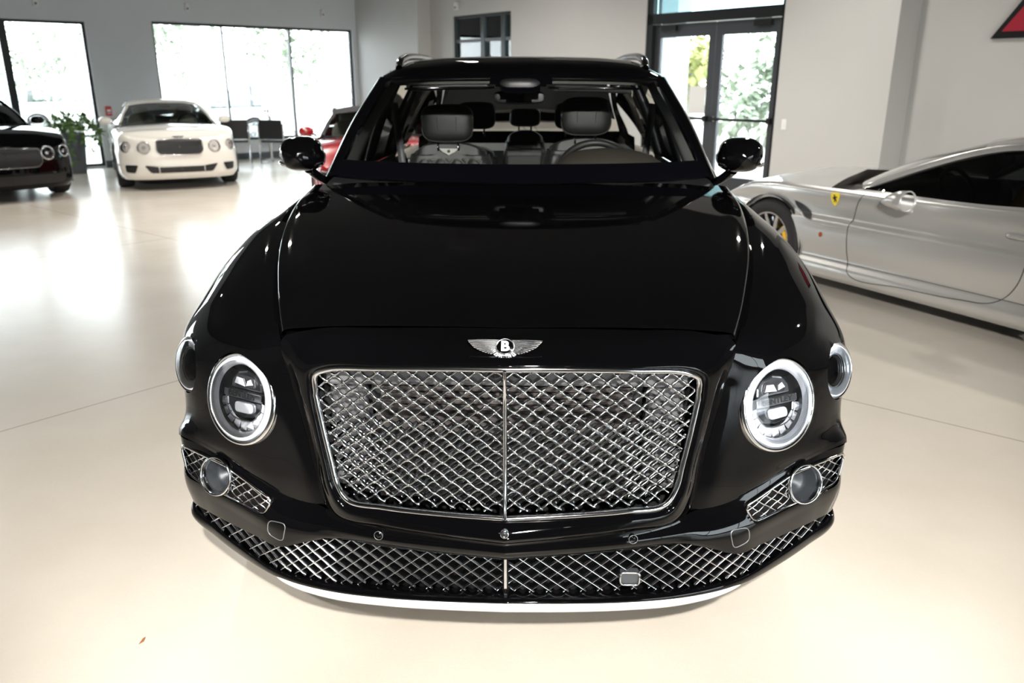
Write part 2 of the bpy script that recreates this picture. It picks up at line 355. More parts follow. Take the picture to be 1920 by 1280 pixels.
MB().prism([(-.012, -.03), (.012, -.03), (.012, .03), (-.012, .03)], D1*.012, D2, UP, D1, .008).ob('rocker', WHITE_PL, t, smooth=False)
# red angular sign with black border on the far right wall
t = thing('wall_sign', 'red angular sign board with black border high on right wall', 'sign', rp(13.43, -.55, 2.10))
sg_ = [(0, 0), (.8, .0), (1.1, .62), (.42, .62)]
MB().prism(sg_, (0, 0, 0), D2, UP, D1, .05).ob('border', FRAME, t, smooth=False)
c = np.mean(sg_, 0); MB().prism([tuple(c+(np.array(q)-c)*np.array((.80, .76))) for q in sg_], D1*.05, D2, UP, D1, .012).ob('panel', mat('sign_red', (.33, .01, .03), .4), t, smooth=False)

# ceiling lamps: round downlights, each with its own light
LAMPM = mat('lamp_diffuser', (1, 1, 1), .4, emit=(1, .93, .82), es=20)
def downlight(x, y, pw, label, r=.11, grp='ceiling downlights'):
    t = thing('ceiling_downlight', label, 'lamp', (x, y, CEIL), group=grp)
    MB().lathe([(r*.98, -.02), (r*1.3, -.02), (r*1.3, -.0), (r*.98, 0)], (0, 0, 0), (1, 0, 0), (0, 1, 0), (0, 0, 1), 32).ob('trim_ring', WHITE_PL, t)
    m = MB(); m.lathe([(0.001, -.012), (r*.98, -.012)], (0, 0, 0), (1, 0, 0), (0, 1, 0), (0, 0, 1), 32); m.ob('diffuser', LAMPM, t)
    l = light('downlight_lamp', 'AREA', (0, 0, -.03), pw, (1, .95, .88), r*2, parent=t); l.data.spread = R(150)
DL = [(-.62, 10.6, 90), (3.0, 9.4, 70), (-2.9, 9.0, 70), (-3.6, 12.2, 70), (-8.0, 10.2, 70), (-.9, 13.4, 60), (6.6, 5.6, 110)]
for i, (x, y, pw) in enumerate(DL): downlight(x, y, pw, 'round recessed ceiling downlight '+('above the black SUV towards the glass doors', 'between the SUV and the glass doors, nearest the silver car nose', 'above the red sports car', 'between the red sports car and the white coupe', 'above the black car at the left', 'nearest the corner between windows and doors', 'behind the silver sports car near the red sign')[i])
def addedspot(x, y, z, pw, tgt, lab, ang=75):  # unseen spotlights, added to stand in for light from the camera side
    t = thing('added_spotlight', lab, 'lamp', (x, y, CEIL), group='added spotlights')
    o = np.array((0, 0, z-CEIL)); d = np.array(tgt, float)-np.array((x, y, z)); d /= np.linalg.norm(d); e1 = np.cross(d, UP); e1 /= np.linalg.norm(e1); e2 = np.cross(e1, d)
    MB().tube([(0, 0, 0), (0, 0, z-CEIL+.08)], .012).ob('stem', FRAME, t)
    MB().lathe([(.001, -.12), (.07, -.12), (.085, .06), (.08, .06), (.07, .04)], o, e1, e2, d, 32).ob('can', FRAME, t)
    MB().lathe([(.001, .045), (.075, .045)], o, e1, e2, d, 32).ob('bulb_face', LAMPM, t)
    light('spot_lamp', 'SPOT', o+d*.07, pw, (1, .96, .9), .05, target=o+d*2, spot=ang, parent=t)
addedspot(.25, -1.2, 2.95, 1250, (0, 4.3, .35), 'added unseen spotlight behind the camera aimed at the black SUV', 62)
addedspot(0, -1.9, 1.98, 260, (0, 4.4, 1.25), 'small low fill spotlight added unseen behind the camera', 52)  # added low fill so light reaches the headrests under the roof
addedspot(.75, -1.2, 2.95, 620, (3.6, 3.9, .2), 'added unseen spotlight behind the camera turned towards the silver car', 66)
addedspot(-.45, -1.2, 2.95, 620, (-3.4, 3.9, .2), 'added unseen spotlight behind the camera turned towards the open floor', 66)

# ============================================================ wheels (shared by all cars)
def wheel(car, x, y, r, w=.26, sp=10, rimmat=None, caliper=None, n=48):
    s = 1 if x > 0 else -1; o = np.array((x, y, r)); e1, e2, n3 = np.array((0, 1., 0)), np.array((0, 0, 1.)), np.array((s, 0, 0.)); ri = r*.68
    h = w/2
    ty = MB().lathe([(ri, -h*.8), (r*.9, -h), (r*.98, -h*.85), (r, -h*.5), (r, h*.5), (r*.98, h*.85), (r*.9, h), (ri*1.03, h*.9), (ri, h*.8)], o, e1, e2, n3, n).ob('tyre', RUBBER, car)
    rim = MB().lathe([(ri*.99, -h*.8), (ri, h*.8), (ri*1.0, h*.88), (ri*.95, h*.86), (ri*.92, h*.5), (ri*.92, -h*.5)], o, e1, e2, n3, n)
    for k in range(sp):
        a = 2*PI*k/sp; u = e1*math.cos(a)+e2*math.sin(a); v_ = -e1*math.sin(a)+e2*math.cos(a)
        P = [(.1*ri, .09), (.95*ri, .05)]; V = []
        for rr, ww in P:
            for sy in (-1, 1):
                for dz in (h*.72, h*.35): V.append(o+u*rr+v_*sy*ww*ri*1.2+n3*(dz-(.03 if rr < .5*ri else 0)))
        rim.add(V, [(0, 2, 6, 4), (1, 5, 7, 3), (0, 4, 5, 1), (2, 3, 7, 6), (4, 6, 7, 5)])
    rim.lathe([(.001, h*.7), (.16*ri, h*.7), (.2*ri, h*.55), (.2*ri, .0)], o, e1, e2, n3, 24)
    rim.ob('rim', rimmat or ALLOY, ty, sharp=40)
    MB().lathe([(.001, h*.1), (ri*.8, h*.1), (ri*.8, -h*.1)], o, e1, e2, n3, 32).ob('brake_disc', DCHROME, ty, sharp=40)
    if caliper:
        m = MB(); pts = [o+n3*h*.2+ri*.68*(e1*math.cos(a)+e2*math.sin(a)) for a in np.linspace(-.2, .8, 8)]; m.tube(pts, .05, 8, flat=(1, 1)); m.ob('brake_caliper', caliper, ty)
    return ty

# ============================================================ main black SUV
CAR_O = (-.018, 1.85, 0)
suv = thing('black_suv', 'large glossy black luxury SUV with chrome diamond-mesh grille facing the camera', 'car', CAR_O, R(-1.6))
Y3, Z3 = (0, 1, 0), (0, 0, 1); X3 = (1, 0, 0)
# ---- hood
crease = [(.596, .142, .985), (.640, .265, 1.01), (.690, .425, 1.045), (.752, .645, 1.082), (.816, .93, 1.117), (.885, 1.35, 1.15), (.925, 1.74, 1.165)]
cl = [(0, .142, 1.010), (0, .30, 1.044), (0, .47, 1.072), (0, .70, 1.103), (0, .98, 1.136), (0, 1.32, 1.17), (0, 1.66, 1.196)]
def hoodcurve(k):
    c = np.array(crease[k]); m = np.array(cl[k]); out = []
    for f, dz in ((0, 0), (.25, .003), (.5, .006), (.75, .008), (.90, .006)):
        p = m*(1-f)+c*f; p[2] = m[2]*(1-f**2.2)+(c[2]+.012)*f**2.2+dz; out.append(p)
    out += [c+(-.022, .0, .017), c+(-.009, 0, .013), c+(-.002, 0, .0), c+(0, 0, -.016)]
    return out
hood_h = MB().grid(loft([hoodcurve(k) for k in range(7)], 44, 50))
hd = MB(); hd.add(hood_h.v, hood_h.f); q = hood_h.mx(); hd.add(q.v, q.f)
hood = hd.ob('hood', BLACK, suv); hood['label'] = 'long glossy black bonnet with creased edges'
m = hood.modifiers.new('w', 'WELD'); m.merge_threshold = .0005
# ---- front fenders with the lamp faces: curves from the hood edge outwards to the wheel arch
WY, WZ, WR = .93, .385, .435
def arch(a): a = R(a); return (1.0, WY-WR*math.cos(a), WZ+WR*math.sin(a))
FC = [
 [(.925, 1.80, 1.150), (.945, 1.80, 1.152), (.968, 1.80, 1.125), (.988, 1.80, 1.05), (.985, 1.80, .82), (.988, 1.80, .55), (.97, 1.80, .30)],
 [(.885, 1.37, 1.134), (.915, 1.38, 1.140), (.962, 1.39, 1.115), (.997, 1.40, 1.03), (.997, 1.40, .84), (.996, 1.38, .58), (.98, 1.37, .30)],
 [(.818, .94, 1.103), (.850, .95, 1.112), (.935, .97, 1.100), (1.000, .98, 1.035), (1.014, .98, .94), (1.010, .97, .87), (1.0, .96, .80)],
 [(.754, .655, 1.068), (.785, .665, 1.079), (.880, .67, 1.065), (.980, .685, 1.000), (1.016, .69, .91), (1.012, .70, .83), (1.0, .715, .755)],
 [(.692, .435, 1.031), (.722, .435, 1.041), (.812, .425, 1.024), (.930, .445, .960), (1.005, .472, .885), (1.014, .545, .755), (1.0, .575, .635)],
 [(.643, .275, .996), (.670, .270, 1.003), (.752, .255, .975), (.872, .300, .908), (.974, .370, .828), (1.008, .465, .70), (1.0, .53, .56)],
 [(.599, .150, .968), (.622, .155, .965), (.695, .165, .925), (.812, .222, .842), (.952, .334, .756), (1.002, .42, .655), (1.0, .515, .53)],
 [(.575, .126, .88), (.600, .128, .87), (.665, .140, .83), (.790, .190, .752), (.928, .305, .688), (1.000, .39, .64), (1.0, .52, .52)],
 [(.550, .112, .76), (.580, .112, .74), (.645, .128, .705), (.768, .168, .662), (.912, .265, .645), (.998, .355, .630), (1.002, .52, .51)],
 [(.522, .104, .62), (.560, .106, .60), (.625, .126, .585), (.745, .165, .60), (.898, .250, .624), (.998, .340, .620), (1.006, .52, .50)],
 [(.505, .106, .505), (.545, .110, .507), (.610, .128, .516), (.735, .166, .572), (.888, .244, .610), (.996, .330, .608), (1.008, .52, .49)],
]
fen = MB().grid(loft(FC, 70, 120), flip=True)
# lamp frames
def basis(n, up=(0, 0, 1)):
    n = np.array(n, float); n /= np.linalg.norm(n); e1 = np.cross(up, n); e1 /= np.linalg.norm(e1); return e1, np.cross(n, e1), n
HL_C = np.array((.733, .186, .787)); HL_E1, HL_E2, HL_N = basis((.47, -.86, .22)); HL_R = .128
SL_C = np.array((.944, .374, .817)); SL_E1, SL_E2, SL_N = basis((.60, -.77, .22)); SL_R = .084
fen = cut(fen, circ((0, 0), HL_R), HL_E1, HL_E2, HL_C, mask=lambda p: p[1] < .6)
fen = cut(fen, circ((0, 0), SL_R), SL_E1, SL_E2, SL_C, mask=lambda p: p[1] < .7 and p[0] > .8)
fen = cut(fen, circ((WY, WZ), WR), Y3, Z3, mask=lambda p: p[0] > .93)
both(fen, 'front_fender', BLACK, suv)
# ---- grille shell
sh = [
 [(0, .002, .948), (.16, .010, .946), (.32, .030, .938), (.455, .062, .922), (.492, .078, .900), (.497, .084, .86), (.484, .078, .76), (.466, .070, .66), (.452, .062, .595), (.425, .050, .556), (.32, .026, .547), (.16, .006, .541), (0, -.004, .536)],
 [(0, -.008, .958), (.16, .000, .956), (.32, .018, .948), (.468, .050, .934), (.507, .064, .908), (.511, .068, .86), (.498, .062, .76), (.480, .052, .66), (.465, .044, .585), (.435, .032, .541), (.32, .006, .532), (.16, -.016, .526), (0, -.028, .520)],
 [(0, .026, .976), (.16, .034, .974), (.32, .048, .969), (.485, .076, .958), (.540, .086, .918), (.536, .084, .86), (.520, .078, .76), (.500, .068, .66), (.484, .058, .570), (.450, .038, .520), (.32, .000, .511), (.16, -.028, .505), (0, -.044, .500)],
 [(0, .090, 1.000), (.16, .094, 1.000), (.32, .100, .998), (.500, .112, .990), (.572, .120, .940), (.556, .108, .86), (.538, .100, .76), (.517, .088, .66), (.499, .076, .560), (.462, .050, .508), (.32, .004, .500), (.16, -.026, .494), (0, -.046, .489)],
 [(0, .140, 1.009), (.16, .140, 1.010), (.32, .140, 1.008), (.510, .140, 1.002), (.592, .139, .975), (.574, .124, .87), (.549, .112, .76), (.527, .104, .65), (.512, .100, .545), (.474, .066, .500), (.32, .010, .490), (.16, -.018, .484), (0, -.040, .479)],
]
shl = MB().grid(loft(sh, 90, 26)); s2 = shl.mx(); shl.add(s2.v, s2.f)
shell = shl.ob('grille_shell', BLACK, suv); m = shell.modifiers.new('w', 'WELD'); m.merge_threshold = .0006
# chrome frame just inside
loop = crx(sh[0], 110); loop = np.vstack([loop[:-1], (loop*np.array((-1, 1, 1)))[::-1][:-1]])
MB().tube(loop+np.array((0, -.006, 0)), .0085, 8, closed=True, flat=(1, 1.0)).ob('grille_frame', CHROME, suv)
inner = np.array(loop)*np.array((.982, 1, 1)); inner[:, 2] = (inner[:, 2]-.74)*.965+.74
# surface of the grille in depth
def gy(x): x = abs(x); return float(np.interp(x, (0, .16, .32, .46, .5), (.004, .014, .036, .07, .085)))
gpoly = [(p[0], p[2]) for p in inner]
def lattice(poly, px, pz, f3, r, mb, depth=None, wave=.003, node=0., step=6, off=(0, 0), nmb=None, flat=(1, 1), hole=None):
    """diamond lattice with cell size px x pz over poly; f3(x,z)->3D"""
    P = np.array(poly); x0, x1, z0, z1 = P[:, 0].min(), P[:, 0].max(), P[:, 1].min(), P[:, 1].max()
    H, N = (z1-z0), int((x1-x0+(z1-z0)*px/pz)/px)+3
    for sgn in (1, -1):
        for k in range(-N, 2*N):
            nstep = int(H/pz*2*step)+1; pts = []
            for i in range(nstep+1):
                z = z0+i*pz/2/step; x = off[0]+(k*px+sgn*(z-z0-off[1])*px/pz); pts.append((x, z, i))
            qq = np.array([(a, b) for a, b, _ in pts]); ins = inpoly(qq, poly); run = []
            if hole is not None: ins &= ~inpoly(qq, hole)
            for (x, z, i), t in list(zip(pts, ins))+[((0, 0, 0), False)]:
                if t: run.append((x, z, i))
                else:
                    if len(run) > 2:
                        path = []
                        for (a, b, j) in run:
                            q = np.array(f3(a, b)); q[1] += sgn*wave*math.cos(PI*j/step+PI*k); path.append(q)
                        if depth: ribbon(mb, path, r, depth)
                        else: mb.tube(path, r, 6, flat=flat, up=(0, -1, 0))
                    run = []
    if node and nmb is not None:
        for k in range(-N, N*2):
            for j in range(int(H/pz*2)+2):
                x = off[0]+k*px/2; z = z0+off[1]+j*pz/2
                if (k+j) % 2 == 0 and inpoly(np.array((x, z)), poly):
                    q = np.array(f3(x, z)); q[1] -= .0045; nmb.blob(q, (node, .0028, node*.8), (1, 1), 8, 5)
def ribbon(mb, path, th, depth):
    p = np.array(path); t = np.gradient(p, axis=0); t /= np.linalg.norm(t, axis=1)[:, None]; d = np.array((0, 1., .0)); a = np.cross(t, d); a /= np.linalg.norm(a, axis=1)[:, None]
    g = np.stack([p-a*th, p+a*th, p+a*th*.8+d*depth, p-a*th*.8+d*depth], 1); mb.grid(g, cu=True)
GCH = mat('grille_chrome', (.66, .67, .69), .13, 1.)
for s in (1, -1):
    poly = [(max(x, .004), z) for x, z in gpoly if x >= -1e-6] if s > 0 else [(min(x, -.004), z) for x, z in gpoly if x <= 1e-6]
    if s < 0: poly = poly
    m = MB(); lattice(poly, .0465, .0365, lambda x, z: (x, gy(x)+.006, z), .0040, m, wave=.0035, node=.0062, nmb=m, off=(0, .011), flat=(.8, 1.2))
    o = m.ob('grille_mesh', GCH, suv); o['label'] = 'bright chrome diamond lattice of the main grille'
    m = MB(); lattice([(x, min(z, .775)) for x, z in poly], .0465, .0365, lambda x, z: (x, gy(x)+.042, z), .0048, m, wave=.0, off=(.0116, .02), flat=(1.1, .7))
    m.ob('inner_grille_mesh', DCHROME, suv)
MB().tube([(0, -.008, .946), (0, -.010, .84), (0, -.012, .7), (0, -.012, .538)], .0062, 8, flat=(.8, 1.3)).ob('grille_centre_bar', CHROME, suv)
# radiator behind
FINS = mat('radiator_fins', (.22, .20, .195), .45, .7); nt = FINS.node_tree; wv = nt.nodes.new('ShaderNodeTexWave'); wv.bands_direction = 'Z'; wv.inputs['Scale'].default_value = 130; wv.inputs['Distortion'].default_value = 0
bp = nt.nodes.new('ShaderNodeBump'); bp.inputs['Strength'].default_value = .9; bp.inputs['Distance'].default_value = .004
nt.links.new(nt.nodes['Texture Coordinate'].outputs['Object'], wv.inputs['Vector']); nt.links.new(wv.outputs['Fac'], bp.inputs['Height']); nt.links.new(bp.outputs['Normal'], nt.nodes['Principled BSDF'].inputs['Normal'])
MB().box((-.36, .17, .50), (.36, .2, .775)).ob('radiator', FINS, suv, smooth=False)
MB().box((-.62, .22, .24), (.62, .26, .96)).ob('radiator_shroud', PLASTIC, suv, smooth=False)
for s in (-1, 1): MB().box((min(s*.37, s*.47), .11, .56), (max(s*.37, s*.47), .2, .89)).ob('air_duct', GREYP, suv, smooth=False, bevel=.02)
for j in range(4):
    m = MB(); m.box((-.33, .10, .795+j*.018), (.33, .13, .807+j*.018)); m.ob('cooler_louvre', FINS, suv, smooth=False)
MB().box((-.36, .132, .785), (.36, .16, .868)).ob('cooler_frame', PLASTIC, suv, smooth=False)
MB().box((-.47, .085, .868), (.47, .14, .945)).ob('slam_panel', GREYP, suv, smooth=False, bevel=.01)
for s in (-.028, .034): MB().lathe([(.001, .0), (.018, .0), (.022, .01), (.022, .03)], (s, .07, .915), *[(1, 0, 0), (0, 0, 1), (0, 1, 0)], 24).ob('panel_plug', PLASTIC, suv)
# ---- front bumper
BR = [
 [(0, -.038, .482), (.16, -.016, .487), (.32, .012, .493), (.47, .068, .503), (.52, .104, .505), (.61, .128, .516), (.70, .155, .552), (.80, .202, .596), (.90, .252, .612), (.99, .326, .607), (1.006, .40, .605), (1.006, .55, .60)],
 [(0, -.036, .470), (.16, -.016, .474), (.32, .010, .479), (.47, .060, .487), (.53, .094, .490), (.62, .122, .500), (.705, .148, .530), (.80, .194, .565), (.90, .246, .578), (.985, .318, .575), (1.002, .40, .572), (1.002, .55, .57)],
 [(0, -.040, .450), (.16, -.022, .455), (.32, .002, .460), (.47, .044, .466), (.55, .078, .468), (.64, .108, .474), (.71, .138, .488), (.80, .188, .515), (.90, .242, .528), (.982, .310, .528), (1.0, .40, .526), (1.0, .55, .526)],
 [(0, -.030, .428), (.16, -.014, .434), (.32, .008, .442), (.47, .042, .448), (.56, .070, .442), (.645, .098, .440), (.70, .122, .452), (.80, .178, .470), (.90, .238, .484), (.985, .306, .486), (1.0, .40, .484), (1.0, .55, .484)],
 [(0, -.008, .412), (.16, .006, .420), (.32, .022, .430), (.48, .046, .438), (.56, .070, .420), (.64, .098, .396), (.70, .128, .410), (.80, .184, .430), (.90, .244, .442), (.988, .316, .446), (1.002, .40, .446), (1.002, .55, .446)],
 [(0, .008, .403), (.16, .016, .411), (.32, .028, .422), (.48, .050, .432), (.56, .074, .404), (.65, .104, .370), (.71, .140, .374), (.80, .192, .382), (.90, .256, .388), (.98, .326, .390), (1.0, .40, .392), (1.0, .55, .392)],
]
bmp = MB().grid(loft(BR, 150, 60))
fog = rnd_poly([(.988, .582), (.90, .590), (.80, .576), (.71, .536), (.655, .507), (.688, .452), (.80, .474), (.90, .487), (.972, .492)], .018, 4)
bmp_full = bvh([bmp, bmp.mx()])
bmp_c = cut(bmp, fog, X3, Z3, mask=lambda p: p[1] < .4)
b2 = bmp_c.mx(); b2.add(bmp_c.v, bmp_c.f)
bo = b2.ob('front_bumper', BLACK, suv); m = bo.modifiers.new('w', 'WELD'); m.merge_threshold = .0006
def fogy(x): return float(np.interp(x, (.64, .70, .80, .90, .99), (.118, .140, .19, .244, .32)))
m = MB(); fr = [(a, fogy(a)-.002, b) for a, b in even(fog, 90, True)]
m.tube(fr, .0045, 6, closed=True); both(m, 'fog_intake_trim', CHROME, suv)
m = MB(); ft = [tuple(np.array((.83, .53))+(np.array(q)-np.array((.83, .53)))*.985) for q in fog]
lattice(ft, .040, .029, lambda x, z: (x, fogy(x)+.006, z), .0024, m, wave=.0018, off=(0, .01), hole=circ((.836, .542), .056, 32, .054)); both(m, 'fog_intake_mesh', CHROME, suv)
both(MB().grid(np.array([[(x, fogy(x)+.075, z) for x in (.62, .7, .8, .9, 1.0)] for z in (.43, .52, .61)])), 'fog_intake_backing', PLASTIC, suv)
FOGGLASS = glass_mat('fog_lamp_glass', (.8, .82, .84), .004)
FE1, FE2, FN = basis((.36, -.90, .24)); FO = np.array((.836, .196, .542))
for s in (1, -1):
    M = np.array((s, 1, 1)); a, b, n_, o_ = FE1*M, FE2*M, FN*M, FO*M
    t = MB().lathe([(.066, -.03), (.066, .008), (.063, .013), (.059, .010), (.057, -.008)], o_, a, b, n_, 40, .86, .88).ob('fog_lamp', CHROME, suv); t['label'] = 'chrome ringed oval fog lamp'
    MB().lathe([(.058, -.006), (.045, -.035), (.040, -.05), (.026, -.052), (.022, -.07), (.001, -.072)], o_, a, b, n_, 40, .86, .88).ob('lamp_cone', mat('grey_cone', (.03, .033, .037), .4), t)
    MB().lathe([(.057, -.002), (.04, .001), (.001, .003)], o_, a, b, n_, 40, .86, .88).ob('lamp_glass', FOGGLASS, t)
# tow-eye covers, parking sensors, camera, seams laid on the bumper
SEAM = mat('panel_gap', (.001, .001, .001), .8); SLIV = mat('bright_seam', (.3, .3, .32), .3, .8)
for s in (1, -1):
    tp = rnd_poly([(s*.612, .452), (s*.668, .452), (s*.676, .405), (s*.628, .392)], .016, 5)
    pth = trace(bmp_full, tp+tp[:1], (0, -1, 0), X3, Z3, Y3, -.0, 60)
    MB().tube(pth, .0016, 5).ob('tow_eye_cover', SLIV, suv)
    c = shoot(bmp_full, (s*.338, -1, .470), Y3, .001); m = MB(); e1, e2, n_ = basis((s*.15, -.98, .1))
    sn = MB().lathe([(.0115, -.002), (.0125, .0015), (.0110, .0018), (.0105, .0005), (.0104, .001), (.001, .0015)], c, e1, e2, n_, 24).ob('parking_sensor', BLACK, suv)
    MB().tube([c+n_*.0015+.0118*(e1*math.cos(t_)+e2*math.sin(t_)) for t_ in np.linspace(0, 2*PI, 24, endpoint=False)], .0009, 5, closed=True).ob('sensor_ring', SLIV, sn)
c = np.array((0, -.043, .512)); e1, e2, n_ = basis((0, -1, .25))
cm_ = MB().lathe([(.012, -.01), (.012, .004), (.009, .008), (.006, .006), (.001, .006)], c, e1, e2, n_, 24).ob('front_camera', CHROME, suv); MB().lathe([(.006, .0065), (.001, .009)], c, e1, e2, n_, 16).ob('camera_lens', PLASTIC, cm_)
# ---- lower grille: deep bright fins
lx = (0, .16, .32, .48, .56, .65, .71, .80, .90, .98); ly = (.014, .022, .036, .058, .082, .114, .150, .204, .268, .338)
ltop = (.405, .413, .424, .434, .406, .374, .378, .386, .390, .388); lbot = (.292, .290, .287, .283, .281, .279, .290, .312, .336, .358)
def lyf(x): return float(np.interp(abs(x), lx, ly))
lp = [(x, z) for x, z in zip(lx, ltop)]+[(x, z) for x, z in zip(lx[::-1], lbot[::-1])]
lp = [(max(x, .005), z) for x, z in lp]
m = MB(); lattice(lp, .047, .037, lambda x, z: (x, lyf(x)+.006, z), .0013, m, depth=.03, wave=.0, off=(.0, .0), step=3); both(m, 'lower_grille_fins', mat('fin_dark_chrome', (.16, .165, .175), .25, 1.), suv)
m = MB(); lattice(lp, .047, .037, lambda x, z: (x, lyf(x)+.004, z), .0019, m, wave=.0, off=(.0, .0), step=3); lo_ = both(m, 'lower_grille_mesh', GCH, suv)
MB().box((-.0035, .008, .288), (.0035, .03, .404)).ob('lower_grille_centre_bar', CHROME, suv, smooth=False)
both(MB().grid(np.array([[(x, lyf(x)+.06, z) for x in np.linspace(0, .98, 16)] for z in (.25, .35, .45)])), 'lower_grille_backing', PLASTIC, suv)
both(MB().grid(np.array([[(x, lyf(x)+dy, np.interp(x, lx, lbot)+.001) for x in np.linspace(0, .98, 30)] for dy in (0, .06)])), 'lower_grille_floor', DCHROME, suv)
# square radar unit in the lower grille, clear sensor housing
rl = even(rnd_poly([(-.025, -.019), (.025, -.019), (.027, .019), (-.027, .019)], .01), 40, True)
rs = MB().tube([(.338+x, .030, .333+z) for x, z in rl], .0035, 6, closed=True).ob('radar_sensor', SATIN, suv); rs['label'] = 'small square sensor with bright rim in the lower grille'
MB().prism([(x, z) for x, z in rl], (.338, .034, .333), X3, Z3, (0, 1, 0), .02).ob('sensor_face', mat('sensor_face', (.05, .055, .06), .1), rs, smooth=False)
# ---- black lip and pale skid plate
LP = [
 [(0, .030, 0.293), (.16, .034, 0.291), (.32, .048, 0.288), (.48, .070, 0.284), (.60, .104, 0.281), (.67, .134, 0.281), (.80, .214, 0.312), (.90, .280, 0.338), (.985, .350, 0.360), (1.0, .55, 0.372)],
 [(0, -.012, 0.295), (.16, -.006, 0.293), (.32, .010, 0.290), (.48, .042, 0.285), (.60, .084, 0.281), (.67, .118, 0.281), (.80, .194, 0.310), (.90, .262, 0.334), (.990, .338, 0.354), (1.008, .55, 0.366)],
 [(0, -.022, 0.290), (.16, -.015, 0.288), (.32, .002, 0.284), (.48, .036, 0.278), (.60, .080, 0.274), (.67, .116, 0.273), (.80, .194, 0.298), (.90, .262, 0.320), (.994, .336, 0.338), (1.010, .55, 0.350)],
 [(0, -.020, 0.282), (.16, -.013, 0.280), (.32, .004, 0.275), (.48, .038, 0.268), (.60, .083, 0.263), (.67, .120, 0.261), (.80, .202, 0.276), (.90, .270, 0.298), (.990, .346, 0.316), (1.004, .55, 0.326)],
 [(0, .05, 0.271), (.16, .06, 0.269), (.32, .08, 0.265), (.48, .11, 0.260), (.60, .16, 0.255), (.67, .2, 0.253), (.78, .28, 0.265), (.86, .36, 0.285), (.93, .42, 0.300), (.95, .55, 0.305)],
]
lm = MB().grid(loft(LP, 120, 24)); q = lm.mx(); lm.add(q.v, q.f); o = lm.ob('front_lip', BLACK, suv); m = o.modifiers.new('w', 'WELD'); m.merge_threshold = .0005
SK = [
 [(0, -.016, 0.289), (.16, -.009, 0.287), (.32, .008, 0.282), (.48, .040, 0.274), (.60, .084, 0.269), (.655, .112, 0.268), (.685, .140, 0.267)],
 [(0, -.024, 0.280), (.16, -.017, 0.278), (.32, .000, 0.272), (.48, .032, 0.265), (.60, .078, 0.261), (.655, .108, 0.263), (.687, .138, 0.266)],
 [(0, -.018, 0.256), (.16, -.011, 0.254), (.32, .007, 0.249), (.48, .040, 0.244), (.60, .086, 0.245), (.655, .114, 0.254), (.687, .141, 0.264)],
 [(0, .02, 0.242), (.16, .03, 0.241), (.32, .05, 0.237), (.48, .08, 0.234), (.60, .125, 0.238), (.655, .145, 0.250), (.686, .15, 0.263)],
 [(0, .25, 0.248), (.16, .25, 0.248), (.32, .26, 0.243), (.48, .28, 0.240), (.58, .3, 0.243), (.63, .3, 0.254), (.66, .25, 0.264)],
]
sm = MB().grid(loft(SK, 80, 22)); q = sm.mx(); sm.add(q.v, q.f); o = sm.ob('skid_plate', WHITEP, suv); m = o.modifiers.new('w', 'WELD'); m.merge_threshold = .0005; o['label'] = 'pale silver-white skid plate lip under the bumper'
MB().box((-.86, .42, .26), (.86, 4.8, .34)).ob('underbody', PLASTIC, suv, smooth=False)
